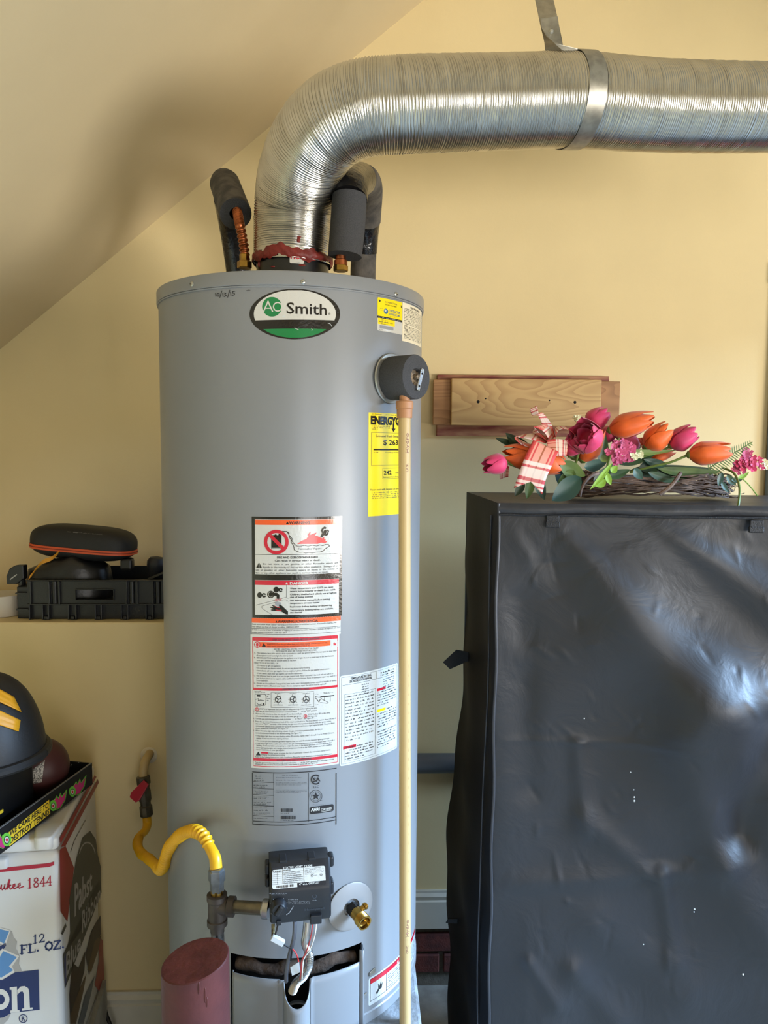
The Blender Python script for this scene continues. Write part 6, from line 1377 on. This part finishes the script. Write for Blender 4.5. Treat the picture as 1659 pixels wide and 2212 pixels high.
for k in range(26):
    a = rv_.uniform(-0.5, 0.9); p = Vector((vc.x + vw * math.cos(a) * 1.0, vc.y - vdp * 0.5 * abs(math.sin(a)), vc.z + rv_.uniform(-vh, vh * 0.6))); pts = [p]
    for i in range(4): p = p + Vector((rv_.uniform(-0.012, 0.016), rv_.uniform(-0.012, 0.006), rv_.uniform(-0.010, 0.008))); p.z = max(zmin, p.z); pts.append(p.copy())
    vm.tube(spline(pts, 0.004), 0.0008, 4)
obj('grapevine_base', vm, MF['vine'], flo, smooth=True, kind='stuff')
obj('vine_wrap', MB().tube(spline([P(1425, 1068, 1.70), P(1447, 1052, 1.698), P(1462, 1034, 1.702), P(1470, 1022, 1.72)], 0.006), 0.0045, 8), MF['vine'], flo, smooth=True)
obj('vine_wrap', MB().tube(spline([P(1252, 1072, 1.70), P(1258, 1050, 1.70), P(1274, 1030, 1.71), P(1292, 1022, 1.72)], 0.006), 0.004, 8), MF['vine'], flo, smooth=True)
# tulips: (centre, direction, length, radius, depth, colour)
TU = [(1070, 1003, 190, 58, 23, 1.69, 'pink', 0.25, 0.10), (1136, 988, 172, 96, 30, 1.72, 'orange', 0.1, 0.0), (1188, 1000, -20, 60, 30, 1.715, 'orange', 0.2, 0.0), (1290, 906, 38, 56, 24, 1.78, 'pink', 0.1, 0.0), (1236, 964, 75, 48, 21, 1.72, 'pink', 0.2, 0.05),
      (1276, 962, 62, 84, 27, 1.735, 'orange', 0.1, 0.0), (1362, 918, 14, 100, 27, 1.74, 'orange', 0.25, 0.0), (1314, 938, 30, 40, 18, 1.82, 'pink', 0.0, 0.0), (1356, 956, 160, 60, 20, 1.80, 'rose', 0.1, 0.1), (1420, 946, 42, 70, 27, 1.75, 'orange', 0.25, 0.06), (1474, 948, 32, 66, 26, 1.74, 'pink', 0.2, 0.12), (1530, 979, 4, 92, 27, 1.715, 'orange', 0.15, 0.10), (1430, 985, 20, 60, 12, 1.78, 'orange', 0.0, 0.0)]
for t_ in TU: tulip(t_[0], t_[1], t_[2], t_[3], t_[4], t_[5], t_[6], t_[7], t_[8])
# the wide open one
tulip(1266, 945, 150, 60, 38, 1.695, 'pink', 0.9, 0.42, 6); tulip(1268, 944, 145, 46, 26, 1.692, 'pink', 0.9, 0.25, 6, 5)
def stem(pts, r_=0.0028): obj('stem', MB().tube(spline([P(*q) for q in pts], 0.008), r_, 8), MF['stem'], flo, smooth=True)
stem([(1488, 982, 1.725), (1450, 998, 1.735), (1408, 1008, 1.75), (1360, 1020, 1.77)]); stem([(1340, 938, 1.755), (1330, 962, 1.76), (1318, 985, 1.77), (1310, 1015, 1.78)]); stem([(1448, 964, 1.75), (1420, 978, 1.76), (1370, 990, 1.77)]); stem([(1252, 972, 1.72), (1246, 992, 1.73), (1240, 1020, 1.75)]); stem([(1098, 1000, 1.70), (1110, 1006, 1.71), (1150, 1020, 1.74)])
for a_ in (((1240, 1015), (1205, 1068), 36, 1.70, 'leaf2'), ((1200, 1012), (1262, 1052), 50, 1.715, 'teal'), ((1255, 1030), (1192, 1082), 46, 1.685, 'teal'), ((1210, 1000), (1265, 1028), 36, 1.70, 'leaf2'), ((1150, 1030), (1138, 1078), 20, 1.70, 'leaf2'), ((1160, 1025), (1176, 1080), 24, 1.705, 'teal'), ((1132, 1040), (1112, 1072), 18, 1.71, 'leaf'),
           ((1150, 980), (1092, 935), 30, 1.76, 'leaf'), ((1120, 960), (1070, 946), 14, 1.77, 'leaf'), ((1300, 1010), (1308, 938), 24, 1.76, 'leaf'), ((1380, 1010), (1440, 1000), 30, 1.77, 'leaf'), ((1360, 1016), (1540, 1012), 36, 1.77, 'leaf'), ((1330, 1000), (1430, 970), 26, 1.765, 'leaf'), ((1262, 1010), (1312, 995), 26, 1.74, 'teal'),
           ((1282, 1040), (1330, 1000), 22, 1.72, 'leaf'), ((1310, 1030), (1362, 1014), 20, 1.73, 'leaf'), ((1400, 1020), (1470, 1040), 18, 1.72, 'leaf'), ((1340, 972), (1462, 972), 12, 1.745, 'stem'), ((1370, 1012), (1388, 1035), 20, 1.69, 'teal'), ((1420, 1012), (1560, 1018), 22, 1.765, 'leaf2'), ((1230, 990), (1290, 970), 22, 1.74, 'leaf2'), ((1440, 1005), (1390, 992), 20, 1.76, 'teal'),
           ((1560, 1020), (1552, 1050), 14, 1.72, 'teal'), ((1570, 1026), (1590, 1048), 16, 1.73, 'leaf'), ((1595, 1034), (1618, 1020), 10, 1.73, 'lime'), ((1580, 1036), (1604, 1036), 12, 1.73, 'leaf'), ((1558, 1040), (1575, 1064), 12, 1.72, 'teal')): leaf(*a_)
for a_ in (((1322, 1000), (1274, 1058), 12, 1.68, 'lime'), ((1310, 1038), (1282, 1048), 20, 1.68, 'lime'), ((1320, 1020), (1334, 1006), 16, 1.685, 'lime'), ((1310, 1020), (1320, 1048), 14, 1.68, 'lime'), ((1298, 996), (1316, 980), 18, 1.70, 'stem')): leaf(*a_, name='lime_leaf')
obj('grass_blade', MB().tube(spline([P(1560, 1010, 1.72), P(1585, 1022, 1.68), P(1597, 1050, 1.62), P(1596, 1085, 1.585), P(1588, 1120, 1.575)], 0.01), [0.0026 - 0.0004 * 0] * len(spline([P(1560, 1010, 1.72), P(1585, 1022, 1.68), P(1597, 1050, 1.62), P(1596, 1085, 1.585), P(1588, 1120, 1.575)], 0.01)), 6), MF['stem'], flo, smooth=True)
obj('grass_blade', MB().tube(spline([P(1600, 1030, 1.74), P(1620, 1050, 1.74), P(1636, 1071, 1.74)], 0.01), 0.0014, 6), MF['lime'], flo, smooth=True)
# fern frond
fm = MB(); fa, fz = P(1530, 1012, 1.71), P(1625, 955, 1.71)
fm.tube([fa.lerp(fz, k / 10) for k in range(11)], 0.0012, 5)
for k in range(20):
    q = fa.lerp(fz, k / 20); L_ = pxm(30 * (1 - k / 26), 1.71)
    for sg_, an in ((1, 95), (-1, -38)):
        d = vdir(an, 0.1); s_ = vdir(an + 90); fm.add([q - s_ * 0.0012, q + s_ * 0.0012, q + d * L_ * 0.7 + s_ * 0.0014, q + d * L_, q + d * L_ * 0.7 - s_ * 0.0010], [(0, 1, 2, 3, 4)])
obj('fern_frond', fm, MF['leaf2'], flo, kind='stuff')
# small pink blossom clusters and cream buds
def blossoms(name, cx, cy, rx, ry, n, Y, key, size, seed):
    r_ = random.Random(seed); m = MB()
    for k in range(n):
        a = r_.uniform(0, 6.28); q = math.sqrt(r_.random()); p = P(cx + rx * q * math.cos(a), cy + ry * q * math.sin(a), Y - 0.012 * (1 - q) + r_.uniform(-.004, .004)); s_ = pxm(size, Y) * r_.uniform(0.7, 1.2)
        o1 = vdir(r_.uniform(0, 360)); ff = -FW
        for j in range(5):
            an = 2 * math.pi * j / 5 + r_.uniform(0, 1); d = RT * math.cos(an) + UP * math.sin(an); e = RT * -math.sin(an) + UP * math.cos(an)
            m.add([p, p + d * s_ * 0.6 + e * s_ * 0.4 + ff * s_ * 0.2, p + d * s_ + ff * s_ * 0.35, p + d * s_ * 0.6 - e * s_ * 0.4 + ff * s_ * 0.2], [(0, 1, 2, 3)])
    obj(name, m, MF[key], flo, kind='stuff')
blossoms('blossom_cluster', 1340, 976, 30, 24, 60, 1.69, 'rose', 9, 1); blossoms('blossom_cluster', 1622, 1000, 30, 14, 34, 1.72, 'pink', 9, 2); blossoms('blossom_cluster', 1612, 984, 8, 12, 10, 1.72, 'rose', 8, 3); blossoms('blossom_cluster', 1596, 1010, 12, 10, 12, 1.73, 'rose', 9, 6); blossoms('bud_sprig', 1372, 983, 18, 10, 18, 1.69, 'cream', 6, 4); blossoms('bud_sprig', 1650, 1004, 12, 8, 16, 1.72, 'cream', 6, 5); blossoms('bud_sprig', 1248, 905, 8, 12, 12, 1.78, 'cream', 5, 7)
# plaid ribbon
pm_ = bpy.data.materials.new('plaid_ribbon'); pm_.use_nodes = True; nt = pm_.node_tree; bs = nt.nodes['Principled BSDF']; bs.inputs['Roughness'].default_value = 0.7
at_ = nt.nodes.new('ShaderNodeAttribute'); at_.attribute_name = 'puv'; sp = nt.nodes.new('ShaderNodeSeparateXYZ'); nt.links.new(at_.outputs['Vector'], sp.inputs[0])
def ramp(src, stops):
    cr = nt.nodes.new('ShaderNodeValToRGB'); cr.color_ramp.interpolation = 'CONSTANT'
    while len(cr.color_ramp.elements) < len(stops): cr.color_ramp.elements.new(0.5)
    for e, (p, c) in zip(cr.color_ramp.elements, stops): e.position = p; e.color = tuple(c) + (1,)
    nt.links.new(src, cr.inputs['Fac']); return cr
RD, SA, PK, BR_ = lin((216, 74, 70)), lin((238, 160, 138)), lin((226, 150, 160)), lin((178, 96, 60))
r1 = ramp(sp.outputs['X'], [(0, RD), (0.14, SA), (0.20, RD), (0.26, SA), (0.47, BR_), (0.53, SA), (0.76, RD), (0.82, SA), (0.88, RD)])
fr_ = nt.nodes.new('ShaderNodeMath'); fr_.operation = 'FRACT'; nt.links.new(sp.outputs['Y'], fr_.inputs[0])
w0 = (0, 0, 0); w1_ = (1, 1, 1); r2 = ramp(fr_.outputs[0], [(0, w0), (0.40, w1_), (0.48, w0), (0.53, w1_), (0.72, w0), (0.80, w1_), (0.86, w0), (0.90, w1_), (0.95, w0)])
r3 = ramp(fr_.outputs[0], [(0, w0), (0.49, w1_), (0.52, w0), (0.73, w1_), (0.79, w0), (0.86, w1_), (0.89, w0)])
mx = nt.nodes.new('ShaderNodeMix'); mx.data_type = 'RGBA'; mx.inputs['B'].default_value = lin((244, 232, 218)) + (1,)
sc_n = nt.nodes.new('ShaderNodeMath'); sc_n.operation = 'MULTIPLY'; sc_n.inputs[1].default_value = 0.75; nt.links.new(r2.outputs['Color'], sc_n.inputs[0]); nt.links.new(sc_n.outputs[0], mx.inputs['Factor']); nt.links.new(r1.outputs['Color'], mx.inputs['A'])
mx2 = nt.nodes.new('ShaderNodeMix'); mx2.data_type = 'RGBA'; mx2.inputs['B'].default_value = lin((196, 80, 92)) + (1,); s3 = nt.nodes.new('ShaderNodeMath'); s3.operation = 'MULTIPLY'; s3.inputs[1].default_value = 0.7; nt.links.new(r3.outputs['Color'], s3.inputs[0]); nt.links.new(s3.outputs[0], mx2.inputs['Factor']); nt.links.new(mx.outputs['Result'], mx2.inputs['A']); nt.links.new(mx2.outputs['Result'], bs.inputs['Base Color'])
def rib(name, rows, notch=0.0, n=24, yrep=1.0, yoff=0.0):    # rows: (left px, right px) pairs with depths
    Ls = spline([P(*r_[0]) for r_ in rows], 0.0001 + 0.0) if False else None
    def cat(seq, t):
        q = [seq[0] * 2 - seq[1]] + seq + [seq[-1] * 2 - seq[-2]]; k = min(int(t), len(seq) - 2); f_ = t - k; p0, p1, p2, p3 = q[k:k + 4]
        return 0.5 * ((2 * p1) + (p2 - p0) * f_ + (2 * p0 - 5 * p1 + 4 * p2 - p3) * f_ * f_ + (3 * p1 - p0 - 3 * p2 + p3) * f_ ** 3)
    A = [P(*r_[0]) for r_ in rows]; B = [P(*r_[1]) for r_ in rows]; uv = []; m = MB(); nx = 8
    for j in range(n + 1):
        t = (len(rows) - 1) * j / n
        for i in range(nx + 1):
            u = i / nx; tt = t - (notch * (1 - abs(2 * u - 1)) * (j / n) ** 6 * (len(rows) - 1)); tt = max(0, min(len(rows) - 1, tt))
            m.v.append(cat(A, tt).lerp(cat(B, tt), u)); uv.append((u, yoff + yrep * tt / (len(rows) - 1)))
    for j in range(n):
        for i in range(nx): a = j * (nx + 1) + i; m.f.append((a, a + 1, a + nx + 2, a + nx + 1))
    obj(name, m, pm_, flo, smooth=True, auto=3, puv=uv, solid=0.0006)
rib('ribbon_tail', [((1152, 950, 1.69), (1206, 975, 1.69)), ((1135, 985, 1.675), (1195, 1000, 1.675)), ((1122, 1020, 1.67), (1180, 1033, 1.67)), ((1110, 1054, 1.672), (1171, 1068, 1.672))], notch=0.20)
rib('ribbon_loop', [((1190, 962, 1.70), (1178, 948, 1.73)), ((1160, 930, 1.70), (1150, 934, 1.74)), ((1154, 922, 1.70), (1176, 916, 1.74)), ((1176, 934, 1.70), (1188, 924, 1.74)), ((1192, 962, 1.70), (1198, 950, 1.73))], yrep=2)
rib('ribbon_loop', [((1180, 958, 1.705), (1186, 946, 1.74)), ((1150, 950, 1.70), (1160, 936, 1.74)), ((1112, 944, 1.70), (1118, 942, 1.74)), ((1130, 962, 1.70), (1124, 950, 1.74)), ((1170, 972, 1.70), (1160, 966, 1.73))], yrep=2)
rib('ribbon_loop', [((1198, 958, 1.70), (1202, 940, 1.73)), ((1206, 930, 1.70), (1200, 924, 1.74)), ((1228, 928, 1.70), (1220, 922, 1.74)), ((1244, 944, 1.70), (1238, 934, 1.74)), ((1240, 965, 1.70), (1250, 950, 1.73))], yrep=2)
rib('ribbon_tail', [((1182, 948, 1.73), (1200, 944, 1.73)), ((1170, 915, 1.74), (1190, 915, 1.74)), ((1160, 895, 1.745), (1172, 892, 1.745)), ((1150, 898, 1.75), (1164, 894, 1.74)), ((1144, 884, 1.75), (1160, 876, 1.745))], yrep=2)
rib('ribbon_loop', [((1182, 950, 1.695), (1182, 985, 1.695)), ((1205, 948, 1.69), (1206, 985, 1.69)), ((1228, 952, 1.695), (1224, 985, 1.695))], yrep=1, yoff=0.0)
rib('ribbon_tail', [((1100, 1008, 1.74), (1098, 1030, 1.74)), ((1092, 1006, 1.745), (1090, 1032, 1.745)), ((1078, 1010, 1.75), (1080, 1036, 1.75))], yrep=1)
rib('ribbon_tail', [((1378, 946, 1.77), (1392, 944, 1.77)), ((1386, 966, 1.77), (1400, 962, 1.77)), ((1392, 990, 1.77), (1408, 985, 1.77))], yrep=1)

sm = MB()
for px, py, r_ in ((1370, 1722, 2.2), (1370, 1730, 2.6), (1369, 1706, 1.5), (1513, 1780, 2.2), (1512, 1768, 1.4), (1513, 1740, 1.2), (1500, 1964, 2.0), (1499, 1970, 1.6), (1605, 2105, 2.4), (1262, 1552, 1.8), (1362, 1668, 1.6), (1390, 2040, 1.5)):
    q = Pn(px, py, FO + wn * 0.012, wn); sm.ball(q, pxm(r_, 1.5), 8, 5)
obj('paint_specks', sm, mat('speck_white', (210, 210, 206), 0.6), ward, kind='stuff')
